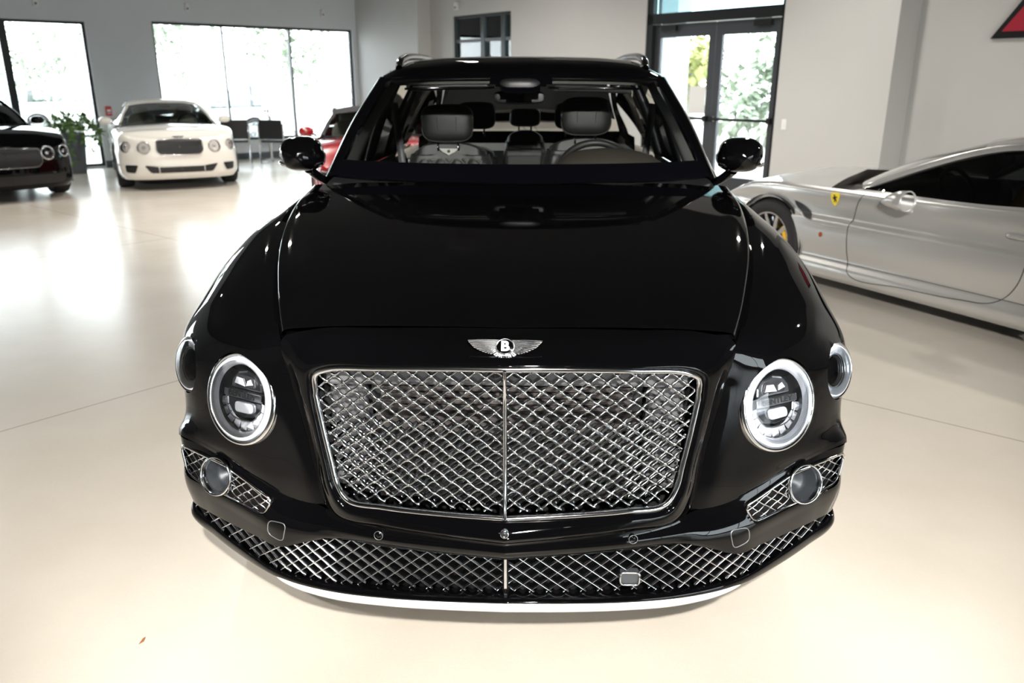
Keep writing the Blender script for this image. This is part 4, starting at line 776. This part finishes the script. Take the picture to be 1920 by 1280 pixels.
# ============================================================ the other cars
def coupe(name, label, loc, rz, paint, hw=.95, L=4.8, fw=.93, rw=3.68, wr=.335, belt=.92, roofz=1.39, roofpaint=None, glass=None, seatmat=None, res=1., rows=None, gh=None, sp=10, rim=None, caliper=None, noseh=.70, simple=False, hoodz=None, mirror=None, archgap=.035):
    t = thing(name, label, 'car', loc, rz); RP = roofpaint or paint; GL = glass or DGLASS; SMt = seatmat or LEATHER
    plan = np.array([(0, 0), (.30, .012), (.66, .09), (.88, .27), (.965, fw-.33), (1, fw), (.985, fw+.55), (.98, (fw+rw)/2), (.985, rw-.55), (1.0, rw), (.93, L-.38), (.70, L-.10), (.36, L-.03), (0, L)])
    zs = noseh
    shl_ = [zs, zs+.005, zs+.03, zs+.08, belt-.075, belt-.035, belt-.03, belt-.02, belt, belt+.02, belt-.02, belt-.05, belt-.06, belt-.06]
    base = [(.17, .93, .10), (.24, .985, .03), (.34, 1., .0), (.46, 1., .0), (.58, .995, .01), (.66, .975, .03)] if rows is None else rows
    curves = []
    for z, k, dy in base:
        curves.append([(x*hw*k, y+dy*max(0, 1-y/.5)-dy*max(0, 1-(L-y)/.5), z if z < .6 else min(z, s_-.04)) for (x, y), s_ in zip(plan, shl_)])
    curves.append([(x*hw*.95, y+.07*max(0, 1-y/.5)-.06*max(0, 1-(L-y)/.5), s_-.025) for (x, y), s_ in zip(plan, shl_)])
    curves.append([(x*hw*.90, y+.13*max(0, 1-y/.5)-.10*max(0, 1-(L-y)/.5), s_) for (x, y), s_ in zip(plan, shl_)])
    nu, nv = int(150*res), int(44*res)
    bd = MB().grid(loft(curves, nu, nv)); full = MB().add(bd.v, bd.f); q = bd.mx(); full.add(q.v, q.f); bv = bvh(full)
    bc = bd
    for yw in (fw, rw): bc = cut(bc, circ((yw, wr), wr+archgap), Y3, Z3, mask=lambda p: p[0] > hw*.6)
    q = bc.mx(); bm = MB().add(bc.v, bc.f).add(q.v, q.f); bo = bm.ob('body', paint, t); m = bo.modifiers.new('w', 'WELD'); m.merge_threshold = .0005
    # bonnet and boot lid close the top
    top = np.array(curves[-1]); G = dict(A=(hw*.80, fw+.86, belt+.0), Ac=(0, fw+.62, belt+.035), B=(hw*.61, fw+1.42, roofz-.125), Bc=(0, fw+1.28, roofz-.075), Cc=(0, rw-.48, roofz-.02), C=(hw*.58, rw-.45, roofz-.085), Dc=(0, rw+.42, belt+.06), D=(hw*.72, rw+.30, belt+.03))
    if gh: G.update(gh)
    hz = hoodz or (belt+.03)
    ny = 8; yend = G['Ac'][1]; hcur = []
    edge = crx(top[:7], 40); edge = edge[edge[:, 1] <= G['A'][1]+.02]; ys = edge[:, 1]
    for f in (0, .12, .35, .7, 1.):
        row = []
        for e in edge:
            u = (e[1]-ys[0])/(ys[-1]-ys[0]); zc = e[2]+(hz-e[2])*0 + .045*math.sin(min(1, u*1.15)*PI*.5)*(1 if u < .9 else 1)
            cy = e[1] + (yend-G['A'][1])*u
            row.append((e[0]*(1-f), e[1]*(1-f)+cy*f, e[2]*(1-f)+zc*f+.025*math.sin(PI*min(f, .6))*min(1, u*4)))
        hcur.append(row)
    m = MB().grid(crx(np.array(hcur), 14)); q = m.mx(); m.add(q.v, q.f); hb = m.ob('bonnet', paint, t); hb_bv = bvh(m)
    edge = crx(top[8:], 30); edge = edge[edge[:, 1] >= G['D'][1]-.05]
    m = MB().grid(crx(np.array([[(e[0]*(1-f), e[1]*(1-f)+(max(e[1], G['Dc'][1]))*f, e[2]+.05*f) for e in edge] for f in (0, .3, 1)]), 8)); q = m.mx(); m.add(q.v, q.f); m.ob('boot_lid', paint, t)
    V = lambda k: np.array(G[k])
    def arc(c, e, b=.0, n=9):                             # from the centre line to the side, slightly bowed
        return [(c[0]+(e[0]-c[0])*u, c[1]+(e[1]-c[1])*u**2.2, c[2]+(e[2]-c[2])*u**2.6) for u in np.linspace(0, 1, n)]
    def mir(g): return np.concatenate([g[:, ::-1]*np.array((-1, 1, 1)), g[:, 1:]], 1)
    mid = lambda c, d, h: (np.array(c)+np.array(d))/2+np.array(h)
    w1, w3 = arc(V('Ac'), V('A')), arc(V('Bc'), V('B')); w2 = [mid(a, b, (0, -.02, .025)) for a, b in zip(w1, w3)]
    MB().grid(mir(crx(np.array([w1, w2, w3]), 12))).ob('windscreen', GL, t)
    r1, r3 = w3, arc(V('Cc'), V('C')); r2 = [mid(a, b, (0, 0, .035)) for a, b in zip(r1, r3)]; r15 = [np.array(a)+(0, .16, .055) for a in r1]
    MB().grid(mir(crx(np.array([r1, r15, r2, r3] if not gh else [r1, r2, r3]), 18))).ob('roof', RP, t)
    b1, b3 = r3, arc(V('Dc'), V('D')); MB().grid(mir(crx(np.array([b1, [mid(a, b, (0, 0, .03)) for a, b in zip(b1, b3)], b3]), 12))).ob('rear_window', GL, t)
    for s in (1, -1):
        M = np.array((s, 1, 1)); A, B, C_, D = V('A')*M, V('B')*M, V('C')*M, V('D')*M
        be = crx([A+(s*.02, .0, -.0), (s*hw*.90, (A[1]+D[1])/2, belt+.005), D+(s*.02, 0, 0)], 24)
        ra = crx([A, (A+B)/2+np.array((0, -.01, .018)), B, (B+C_)/2+np.array((0, 0, .03)), C_, (C_+D)/2+np.array((0, .02, .03)), D], 24)
        MB().grid(crx(np.array([be, (be+ra)/2+np.array((s*.02, 0, 0)), ra]), 8)).ob('side_window', GL, t)
        MB().tube(ra, .028, 8).ob('roof_pillar', paint if roofpaint is None else RP, t)
        MB().grid(np.stack([crx([(s*hw*.885, A[1]-.05, belt-.03), (s*hw*.90, (A[1]+D[1])/2, belt-.02), (s*hw*.885, D[1]+.05, belt+.0)], 24), be])).ob('window_sill', paint, t)
        if not simple and mirror != 'none':
            o = np.array(mirror or (hw+.02, A[1]+.22, belt+.055))*M; mm = MB().blob(o, (.10, .07, .062), (.8, .8), 24, 14).ob('door_mirror', paint, t)
            MB().tube([(s*hw*.88, o[1]+.05, belt-.0), o+np.array((-s*.05, .02, -.03))], .025, 8, flat=(1, .5)).ob('mirror_arm', PLASTIC, mm)
            MB().blob(o+np.array((0, .055, 0)), (.085, .02, .05), (.8, .8), 16, 8).ob('mirror_glass', CHROME, mm)
        for yw in (fw, rw): wheel(t, s*(hw-.145), yw, wr, .24, sp, rim, caliper, n=40 if not simple else 20)
        for yw in (fw, rw): MB().grid(np.array([[(s*x, yw-(wr+.04)*math.cos(a_), wr+(wr+.04)*math.sin(a_)) for a_ in np.linspace(-.4, PI+.4, 20)] for x in (hw-.4, hw-.02)])).ob('wheel_liner', PLASTIC, t)
    MB().box((-hw*.85, .45, .16), (hw*.85, L-.4, .24)).ob('underbody', PLASTIC, t, smooth=False)
    MB().box((-hw*.85, G['Ac'][1]+.1, .4), (hw*.85, G['D'][1], .5)).ob('cabin_floor', TRIM, t, smooth=False)
    if not simple:
        MB().grid(loft([[(-hw*.8, G['Ac'][1]+.2, belt-.06), (0, G['Ac'][1]+.12, belt-.02), (hw*.8, G['Ac'][1]+.2, belt-.06)], [(-hw*.8, G['Ac'][1]+.55, belt-.04), (0, G['Ac'][1]+.6, belt), (hw*.8, G['Ac'][1]+.55, belt-.04)], [(-hw*.8, G['Ac'][1]+.6, .55), (0, G['Ac'][1]+.62, .55), (hw*.8, G['Ac'][1]+.6, .55)]], 14, 8)).ob('dashboard', TRIM, t)
        for x in (-.36, .36):
            sy = G['B'][1]+.28; st = pempty('seat', t)
            MB().blob((x, sy, belt-.2), (.25, .09, .36), (.5, .5), 20, 14, rot=Matrix.Rotation(R(-14), 3, 'X')).ob('backrest', SMt, st)
            MB().blob((x, sy+.10, belt+.18), (.13, .05, .09), (.6, .6), 16, 10).ob('headrest', SMt, st); MB().blob((x, sy-.25, .55), (.25, .28, .09), (.5, .5), 16, 10).ob('seat_cushion', SMt, st)
        o = np.array((.36, G['B'][1]-.28, belt-.0)); e1, e2, n_ = basis((0, .9, .43)); MB().tube([o+.17*(e1*math.cos(q)+e2*math.sin(q)) for q in np.linspace(0, 2*PI, 30, endpoint=False)], .016, 8, closed=True).ob('steering_wheel', PLASTIC, t)
        MB().blob((0, G['Bc'][1]+.02, roofz-.13), (.11, .02, .03), (.5, .6), 16, 8).ob('rear_view_mirror', PLASTIC, t)
    return t, bv, hb_bv, G
def front_patch(t, bv, poly, name, mt, off=.006, frame=None, rings=5):
    o = decal(bv, poly, (0, -1.5, 0), X3, Z3, Y3, off, rings).ob(name, mt, t)
    if frame:
        p = trace(bv, list(poly)+[poly[0]], (0, -1.5, 0), X3, Z3, Y3, off, 70); MB().tube(p[:-1], .009, 6, closed=True).ob('frame', frame, o)
    return o
def gt_face(t, bv, gz=(.50, .685), gw=.30, lampz=.655, lowmat=None, lower=None, dark=PLASTIC, frame=CHROME):
    """mesh grille, four round lamps, three lower intakes of the two-door front"""
    z0, z1 = gz
    g = front_patch(t, bv, rnd_poly([(-gw*.98, z1-.01), (0, z1+.008), (gw*.98, z1-.01), (gw*1.0, z0+.06), (gw*.86, z0), (-gw*.86, z0), (-gw*1.0, z0+.06)], .03, 4), 'grille', dark, .016, frame, 8)
    m = MB(); lattice(rnd_poly([(-gw*.95, z1-.02), (gw*.95, z1-.02), (gw*.83, z0+.012), (-gw*.83, z0+.012)], .03, 4), .05, .04, lambda x, z: tuple(shoot(bv, (x, -1.5, z), Y3, .02)), .003, m, wave=0, step=2); m.ob('mesh', MESHD, g)
    for s in (1, -1):
        for x, z, r in ((s*.51, lampz-.01, .098), (s*.755, lampz+.0, .086)):
            c = shoot(bv, (x, -1.5, z), Y3); c2 = shoot(bv, (x+.03*s, -1.5, z), Y3); n_ = np.array((c2[1]-c[1], -(c2[0]-c[0]), 0))*s; e1, e2, n_ = basis(n_*s+np.array((0, 0, .003)) if False else (s*.45 if abs(x) > .6 else s*.22, -.9, .12))
            hl = MB().lathe([(r, -.06), (r, .016), (r-.010, .022), (r-.016, .010)], c, e1, e2, n_, 32).ob('headlamp', CHROME, t)
            MB().lathe([(r-.014, .008), (r*.6, -.03), (.001, -.045)], c, e1, e2, n_, 32).ob('lamp_bowl', DCHROME, hl); MB().blob(c-n_*.012, (.035, .03, .035), (1, 1), 14, 8).ob('projector', CHROME, hl)
            MB().lathe([(r-.012, .016), (r*.6, .03), (.001, .036)], c, e1, e2, n_, 32).ob('lamp_cover', LENS, hl)
    if lower:
        for pl in lower: front_patch(t, bv, pl, 'air_intake', lowmat or dark, .014, None, 8)
# white grand tourer by the windows
wt, wbv, whb, _ = coupe('white_coupe', 'white two-door luxury coupe with dark mesh grille parked before the windows', (-5.12, 12.66, 0), R(26.8), WHITE, hw=.94, L=4.8, belt=.93, roofz=1.34, glass=glass_mat('coupe_glass', (.6, .66, .66), .07), seatmat=CREAM, rim=DCHROME, noseh=.80)
sq = lambda pts, s: [(s*x, z) for x, z in pts]
gt_face(wt, wbv, (.545, .775), .335, .665, None, [rnd_poly([(-.54, .40), (-.45, .275), (.45, .275), (.54, .40), (.40, .365), (-.40, .365)], .02, 3), rnd_poly(sq([(.62, .40), (.80, .40), (.79, .29), (.67, .28)], 1), .02, 3), rnd_poly(sq([(.62, .40), (.80, .40), (.79, .29), (.67, .28)], -1), .02, 3)])
def wing(t, bv, z, s=.09):
    c = shoot(bv, (0, -1.5, z), Y3, .004)
    if c is None: return
    b_ = pempty('wing_badge', t)
    for k in (1, -1): MB().prism([(k*.012, .014), (k*s, .014), (k*s*.55, -.012), (k*.012, -.014)], c, X3, (0, .5, .86), (0, -.86, .5), .006).ob('wing', CHROME, b_, smooth=False)
    MB().lathe([(.018, 0), (.018, .010), (.001, .012)], c, X3, (0, .5, .86), (0, -.86, .5), 20).ob('disc', CHROME, b_)
wing(wt, wbv, .80)
for x in (-.33, .33): MB().box((x-.008, .0, .28), (x+.008, .06, .37)).ob('intake_strut', ALLOY, wt, smooth=False)
# black grand tourer cut off by the left edge
bt, bbv, bhb, _ = coupe('black_coupe', 'glossy black luxury car with mesh grille cut off by the left edge', (-6.90, 11.20, 0), R(45), BLACK, hw=.965, L=5.2, rw=3.95, belt=.98, roofz=1.45, rim=DCHROME, noseh=.76)
gt_face(bt, bbv, (.48, .735), .42, .67, MESHD, [rnd_poly([(-.75, .37), (-.70, .24), (.70, .24), (.75, .37)], .03, 3)], dark=MESHD, frame=DCHROME)
wing(bt, bbv, .75)
# red roadster glimpsed behind the SUV
rt_, rbv, rhb, _ = coupe('red_convertible', 'red sports car with black soft top half hidden behind the SUV', (-1.38, 9.32, 0), R(13), RED, hw=.93, L=4.5, rw=3.55, belt=.93, roofz=1.31, roofpaint=SOFTTOP, seatmat=CREAM, rim=ALLOY, noseh=.66)
for s in (1, -1): front_patch(rt_, rbv, rnd_poly([(s*.45, .60), (s*.80, .64), (s*.78, .56), (s*.50, .53)], .03, 3), 'headlamp', DCHROME, .006, CHROME)
front_patch(rt_, rbv, rnd_poly([(-.55, .42), (.55, .42), (.48, .24), (-.48, .24)], .05, 4), 'grille', PLASTIC, .006)

# silver sports car on the right, seen from its side, nose pointing away
SRow = [(.13, .955, .10), (.17, .990, .03), (.24, .995, .0), (.285, .968, .0), (.40, .985, .0), (.53, .992, .01), (.585, .985, .02), (.62, .945, .03), (.68, .94, .04)]
st_, sbv, shb, SG = coupe('silver_sports_car', 'silver grand-touring sports car parked side-on at the right', (2.57, 8.04, 0), R(-153.1), SILVER, hw=.955, L=4.56, fw=.95, rw=3.62, wr=.34, belt=.86, roofz=1.27, rows=SRow, glass=glass_mat('silver_car_glass', (.16, .18, .18), .07), seatmat=mat('tan_leather', (.25, .15, .06), .5), sp=10, rim=ALLOY, caliper=mat('yellow_caliper', (.8, .45, .02), .4), noseh=.60, mirror='none', archgap=.018,
    gh=dict(A=(.76, 1.74, .845), Ac=(0, 1.36, .87), B=(.56, 2.50, 1.165), Bc=(0, 2.34, 1.235), C=(.56, 3.05, 1.20), Cc=(0, 3.05, 1.26), D=(.72, 3.85, .93), Dc=(0, 3.85, .98)))
SX = (-1, 0, 0)
for s in (1, -1):                                          # wedge mirrors on a downward stalk
    rows = [[(s*(1.04+sc*(.085*math.cos(q)+.01)), y, .835+dz+sc*.078*math.sin(q)*(1 if math.sin(q) > 0 else .8)) for q in np.linspace(0, 2*PI, 28, endpoint=False)] for y, sc, dz in ((2.12, .03, -.02), (2.15, .32, -.015), (2.21, .68, -.005), (2.28, .93, 0), (2.345, 1.02, 0), (2.35, .96, 0), (2.34, .9, 0))]
    mm = MB().grid(np.array(rows), cu=True).ob('door_mirror', SILVER, st_)
    MB().tube(crx([(s*.93, 2.27, .76), (s*.97, 2.27, .775), (s*1.02, 2.27, .80)], 6), .05, 8, flat=(.8, .35)).ob('mirror_stalk', SILVER, mm)
    MB().grid(np.array([[(s*(1.045+.075*k*math.cos(q)), 2.342, .837+.062*k*math.sin(q)) for q in np.linspace(0, 2*PI, 24, endpoint=False)] for k in (.02, 1)]), cu=True).ob('mirror_glass', CHROME, mm)
def onside(y, z, off=0.): return shoot(sbv, (2, y, z), SX, off)
def sline(path, r, name, mt, n=40, off=0.):
    p = trace(sbv, path, (2, 0, 0), Y3, Z3, SX, off, n); return MB().tube(p, r, 5).ob(name, mt, st_)
GAP = mat('dark_panel_gap', (.03, .03, .03), .8)
sline(crx([(1.86, .84, 0), (1.805, .74, 0), (1.78, .60, 0), (1.785, .42, 0), (1.82, .24, 0), (1.86, .205, 0), (2.3, .215, 0), (2.75, .235, 0), (2.98, .27, 0), (3.10, .40, 0), (3.14, .6, 0), (3.12, .85, 0)], 80)[:, :2], .0035, 'door_seam', GAP, 100)
vt = decal(sbv, [tuple(q[:2]) for q in crx([(1.20, .70, 0), (1.29, .675, 0), (1.39, .615, 0), (1.42, .578, 0), (1.37, .585, 0), (1.27, .62, 0), (1.21, .67, 0)], 30)], (2, 0, 0), Y3, Z3, SX, .006, 5).ob('fender_vent', PLASTIC, st_)
MB().tube(trace(sbv, crx([(1.19, .70, 0), (1.24, .64, 0), (1.34, .585, 0), (1.44, .558, 0), (1.7, .556, 0), (2.3, .60, 0)], 40)[:, :2], (2, 0, 0), Y3, Z3, SX, -.004, 60), [.011*(1-i/66) for i in range(60)] if True else .01, 6).ob('vent_blade', SILVER, vt)
shp = decal(sbv, [tuple(q[:2]) for q in crx([(1.56, .835, 0), (1.60, .845, 0), (1.64, .835, 0), (1.635, .785, 0), (1.60, .74, 0), (1.565, .785, 0), (1.56, .835, 0)], 26)[:-1]], (2, -.0, -.035), Y3, Z3, SX, .008, 4).ob('shield_badge', mat('badge_yellow', (.80, .62, .05), .35), st_); shp['label'] = 'yellow shield badge with black rearing horse'
hs = [(-.004, -.032), (.004, -.03), (.004, -.014), (.014, -.02), (.018, -.034), (.024, -.033), (.020, -.012), (.012, .004), (.020, .010), (.026, .004), (.028, .014), (.018, .020), (.006, .016), (.002, .026), (-.004, .034), (-.016, .030), (-.014, .024), (-.006, .022), (-.010, .010), (-.022, .010), (-.022, .004), (-.012, .000), (-.018, -.008), (-.012, -.010), (-.004, -.004), (-.002, -.016), (-.010, -.030)]
m = MB(); V = [shoot(sbv, (2, 1.60+a*.9, .762+b*.9), SX, .011) for a, b in hs]; m.add(V, [tuple(range(len(V)))]); m.ob('horse_mark', PLASTIC, shp, smooth=False)
ic = onside(1.53, .475, .004); MB().blob(ic, (.006, .018, .020), (1, 1), 14, 8).ob('side_marker', mat('marker_red', (.30, .06, .02), .3), st_)
hc = onside(3.05, .70, .012); MB().blob(hc, (.014, .09, .016), (.7, .7), 18, 10).ob('door_handle', SILVER, st_)
for pth, nm in (([(.45, .285, ), (4.2, .30)], 'sill_crease'),): sline(pth, .0025, nm, GAP, 80)

# ============================================================ furniture by the windows
CHR = mat('chair_black_leather', (.012, .012, .014), .6)
def chair(loc, rz, label):
    t = thing('visitor_chair', label, 'chair', loc, rz, 'chairs at the glass table')
    m = MB(); m.box((-.26, .20, .50), (.26, .24, .88)); m.ob('backrest', CHR, t, smooth=False, bevel=.012)
    m = MB(); m.box((-.25, -.22, .43), (.25, .22, .48)); m.ob('seat', CHR, t, smooth=False, bevel=.012)
    for s in (1, -1):
        MB().tube([(s*.28, .22, 0.012), (s*.28, .22, .80)], .012, 8).ob('rear_leg', CHROME, t); MB().tube([(s*.28, -.24, .012), (s*.28, -.24, .64)], .012, 8).ob('front_leg', CHROME, t)
        MB().tube([(s*.28, -.24, .64), (s*.28, .22, .64)], .012, 8).ob('arm', CHROME, t); MB().tube([(s*.28, -.24, .013), (s*.28, .22, .013)], .012, 8).ob('runner', CHROME, t)
chair((-4.85, 17.0, 0), R(165), 'black leather chair with chrome legs nearer the red car'); chair((-5.72, 17.0, 0), R(200), 'black leather chair with chrome legs nearer the white coupe')
t = thing('glass_table', 'round glass table with chrome pedestal between the chairs', 'table', (-5.25, 17.85, 0))
MB().lathe([(.001, .735), (.42, .735), (.42, .75), (.001, .75)], (0, 0, 0), X3, Y3, Z3, 40).ob('top', glass_mat('green_table_glass', (.75, .86, .84), .1), t, sharp=40)
MB().lathe([(.26, 0), (.26, .012), (.03, .03), (.03, .735)], (0, 0, 0), X3, Y3, Z3, 32).ob('pedestal', CHROME, t, sharp=40)
t = thing('flower_vase', 'small vase of dried flowers on the glass table', 'vase', (-5.2, 17.8, .75))
MB().lathe([(.03, 0), (.045, .05), (.03, .12), (.035, .14)], (0, 0, 0), X3, Y3, Z3, 20).ob('vase', WHITE_PL, t)
m = MB()
for k in range(12):
    a_ = rng.uniform(0, 2*PI); d_ = rng.uniform(.03, .11); h_ = rng.uniform(.22, .32); m.tube([(0, 0, .1), (d_*.5*math.cos(a_), d_*.5*math.sin(a_), h_*.6), (d_*math.cos(a_), d_*math.sin(a_), h_)], .004, 4); m.blob((d_*math.cos(a_), d_*math.sin(a_), h_), (.02, .02, .02), (1, 1), 6, 4)
m.ob('flowers', mat('dried_flower', (.35, .3, .24), .8), t)
# planter with trailing plant
LEAF = mat('green_leaf', (.10, .20, .035), .5, noise=.4, nscale=8)
def leaf(m, p, d, up, l, w):
    p, d, up = np.array(p), np.array(d, float), np.array(up, float); d /= np.linalg.norm(d); a = np.cross(d, up); a /= max(1e-6, np.linalg.norm(a)); u = np.cross(a, d)
    m.add([p, p+d*l*.4+a*w-u*.1*l, p+d*l-u*.25*l, p+d*l*.4-a*w-u*.1*l, p+d*l*.45+u*.03*l], [(0, 1, 4), (1, 2, 4), (2, 3, 4), (3, 0, 4)])
t = thing('potted_plant', 'tall grey planter with trailing green leafy plant beside the black car', 'plant', (-8.1, 15.15, 0))
MB().lathe([(.001, 0), (.17, 0), (.235, .72), (.22, .73), (.21, .68), (.001, .68)], (0, 0, 0), X3, Y3, Z3, 32).ob('planter', mat('slate_planter', (.10, .115, .125), .5, noise=.2, nscale=6), t, sharp=40)
for k in range(14):
    a_ = 2*PI*k/14+rng.uniform(-.2, .2); rr = rng.uniform(.3, .55); pts = crx([(.05*math.cos(a_), .05*math.sin(a_), .68), (.6*rr*math.cos(a_), .6*rr*math.sin(a_), .95+rng.uniform(-.08, .1)), (rr*math.cos(a_), rr*math.sin(a_), .7+rng.uniform(-.3, .2)), (rr*1.05*math.cos(a_), rr*1.05*math.sin(a_), .35+rng.uniform(-.2, .35))], 12)
    sm_ = MB().tube(pts, .006, 5).ob('stem', LEAF, t); m = MB()
    for p in pts[2:]:
        for _ in range(3): leaf(m, p, rng.normal(size=3)+np.array((math.cos(a_), math.sin(a_), 0))*.6, (0, 0, 1), rng.uniform(.09, .16), rng.uniform(.03, .05))
    m.ob('leaves', LEAF, sm_, smooth=False)
# dry leaf on the floor in front
tag(MB().add([(-1.13, 2.02, .001), (-1.118, 2.028, .006), (-1.122, 2.05, .004), (-1.128, 2.046, .003)], [(0, 1, 2, 3)]).ob('dry_leaf', mat('dry_leaf', (.35, .13, .04), .8), smooth=False, solid=.001), 'tiny orange-brown dry leaf on the floor at the lower left', 'leaf')

# ============================================================ outdoors
struct(RM().rb(-60, -.3, -40, 60, -.3, -.06).ob('pavement_left', mat('pale_pavement', (.42, .42, .40), .8, noise=.15, nscale=1.5), smooth=False))
struct(RM().rb(-.3, 60, -50, -.85, -.3, -.06).ob('pavement_right', bpy.data.materials['pale_pavement'], smooth=False))
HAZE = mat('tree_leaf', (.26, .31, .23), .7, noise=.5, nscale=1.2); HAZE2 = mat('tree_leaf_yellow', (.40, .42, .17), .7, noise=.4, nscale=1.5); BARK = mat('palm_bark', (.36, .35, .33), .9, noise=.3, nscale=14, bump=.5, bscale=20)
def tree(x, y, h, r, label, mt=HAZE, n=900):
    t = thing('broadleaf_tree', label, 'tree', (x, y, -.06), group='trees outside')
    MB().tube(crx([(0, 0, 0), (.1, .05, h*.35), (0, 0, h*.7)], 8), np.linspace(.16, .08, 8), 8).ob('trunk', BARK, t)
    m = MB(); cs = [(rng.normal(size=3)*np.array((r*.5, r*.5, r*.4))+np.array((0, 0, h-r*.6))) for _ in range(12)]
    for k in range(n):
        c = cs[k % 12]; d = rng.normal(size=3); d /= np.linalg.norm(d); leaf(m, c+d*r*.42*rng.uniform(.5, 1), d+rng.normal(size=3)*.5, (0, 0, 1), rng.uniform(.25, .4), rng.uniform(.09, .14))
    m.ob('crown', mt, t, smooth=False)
def palm(x, y, h, label, r0=.2):
    t = thing('palm_tree', label, 'tree', (x, y, -.06), group='palms outside')
    hs_ = np.linspace(0, h, int(h/.14)); MB().tube([(0, 0, z) for z in hs_], [r0*(1-.25*z/h)*(1.04 if i % 2 else .96) for i, z in enumerate(hs_)], 14).ob('trunk', BARK, t)
    for k in range(18):
        a_ = 2*PI*k/18+rng.uniform(-.1, .1); up_ = rng.uniform(-.1, .9); L_ = rng.uniform(1.5, 2.0); pts = crx([(0, 0, h), (L_*.5*math.cos(a_), L_*.5*math.sin(a_), h+up_*.8), (L_*math.cos(a_), L_*math.sin(a_), h+up_*.8-.8)], 12)
        m = MB().tube(pts, .015, 4)
        for i, p in enumerate(pts[1:]):
            for s in (1, -1): leaf(m, p, (-s*math.sin(a_)+.5*math.cos(a_), s*math.cos(a_)+.5*math.sin(a_), -.35), (0, 0, 1), .55*(1-.4*i/11), .03)
        m.ob('frond', HAZE, t, smooth=False)
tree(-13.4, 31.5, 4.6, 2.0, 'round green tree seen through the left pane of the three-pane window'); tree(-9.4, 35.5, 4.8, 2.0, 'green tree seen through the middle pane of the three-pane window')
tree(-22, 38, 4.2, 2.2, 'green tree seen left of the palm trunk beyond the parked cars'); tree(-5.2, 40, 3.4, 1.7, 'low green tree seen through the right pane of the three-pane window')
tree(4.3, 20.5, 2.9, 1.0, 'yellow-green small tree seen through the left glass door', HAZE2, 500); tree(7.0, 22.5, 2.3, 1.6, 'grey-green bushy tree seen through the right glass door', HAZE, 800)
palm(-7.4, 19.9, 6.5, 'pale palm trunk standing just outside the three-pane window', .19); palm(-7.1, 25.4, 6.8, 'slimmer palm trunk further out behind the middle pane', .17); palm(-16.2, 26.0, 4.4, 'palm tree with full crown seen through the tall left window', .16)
t = thing('pole_sign', 'white double sign board on a dark post outside the window', 'sign', (-8.7, 27.9, -.06)); MB().tube([(0, 0, 0), (0, 0, 2.6)], .06, 8).ob('post', BASEM, t)
MB().box((-.45, -.05, 1.55), (.15, .05, 2.5)).ob('board', WHITE_PL, t, smooth=False); MB().box((.2, -.05, 1.65), (.5, .05, 2.4)).ob('board', WHITE_PL, t, smooth=False)
t = thing('hedge', 'clipped green hedge outside the tall left window', 'hedge', (-17.8, 34.0, -.06)); m = MB()
for k in range(900): leaf(m, (rng.uniform(-1.6, 1.6), rng.uniform(-.4, .4), rng.uniform(0, .9)), rng.normal(size=3)+np.array((0, 0, .5)), (0, 1, .2), .2, .07)
m.ob('foliage', LEAF, t, smooth=False)
WCAR = mat('parked_white_paint', (.7, .7, .7), .3, coat=1)
coupe('parked_car', 'white parked car seen through the tall left window, leftmost', (-19.2, 28.3, 0), R(-60), WCAR, res=.35, simple=True, roofz=1.45)
coupe('parked_car', 'white parked car outside beside the green hedge', (-15.7, 25.6, 0), R(-60), WCAR, res=.35, simple=True, roofz=1.45)
coupe('parked_car', 'white parked car just outside behind the white coupe', (-10.8, 22.3, 0), R(-70), WCAR, res=.35, simple=True, roofz=1.45)
PC = mat('porch_column_paint', (.74, .79, .82), .6)
for a_, b_, lb in ((7.0, -2.6, 'square pale porch column seen through the left glass door'), (3.0, -2.6, 'square pale porch column outside the dark-framed window'), (13.2, -2.6, 'square pale porch column further along the porch')):
    t = thing('porch_column', lb, 'column', rp(a_, b_, -.06), group='porch columns')
    for w_, z0, z1, nm in ((.2, .2, 3.3, 'shaft'), (.26, 0, .2, 'plinth'), (.26, 3.3, 3.44, 'capital')):
        m = MB(); m.prism([(-w_, -w_), (w_, -w_), (w_, w_), (-w_, w_)], (0, 0, z0), D2, D1, UP, z1-z0); m.ob(nm, PC, t, smooth=False)
struct(RM().rb(0, 16, -3.2, -.85, 3.38, 3.6).ob('porch_roof', PC, smooth=False))
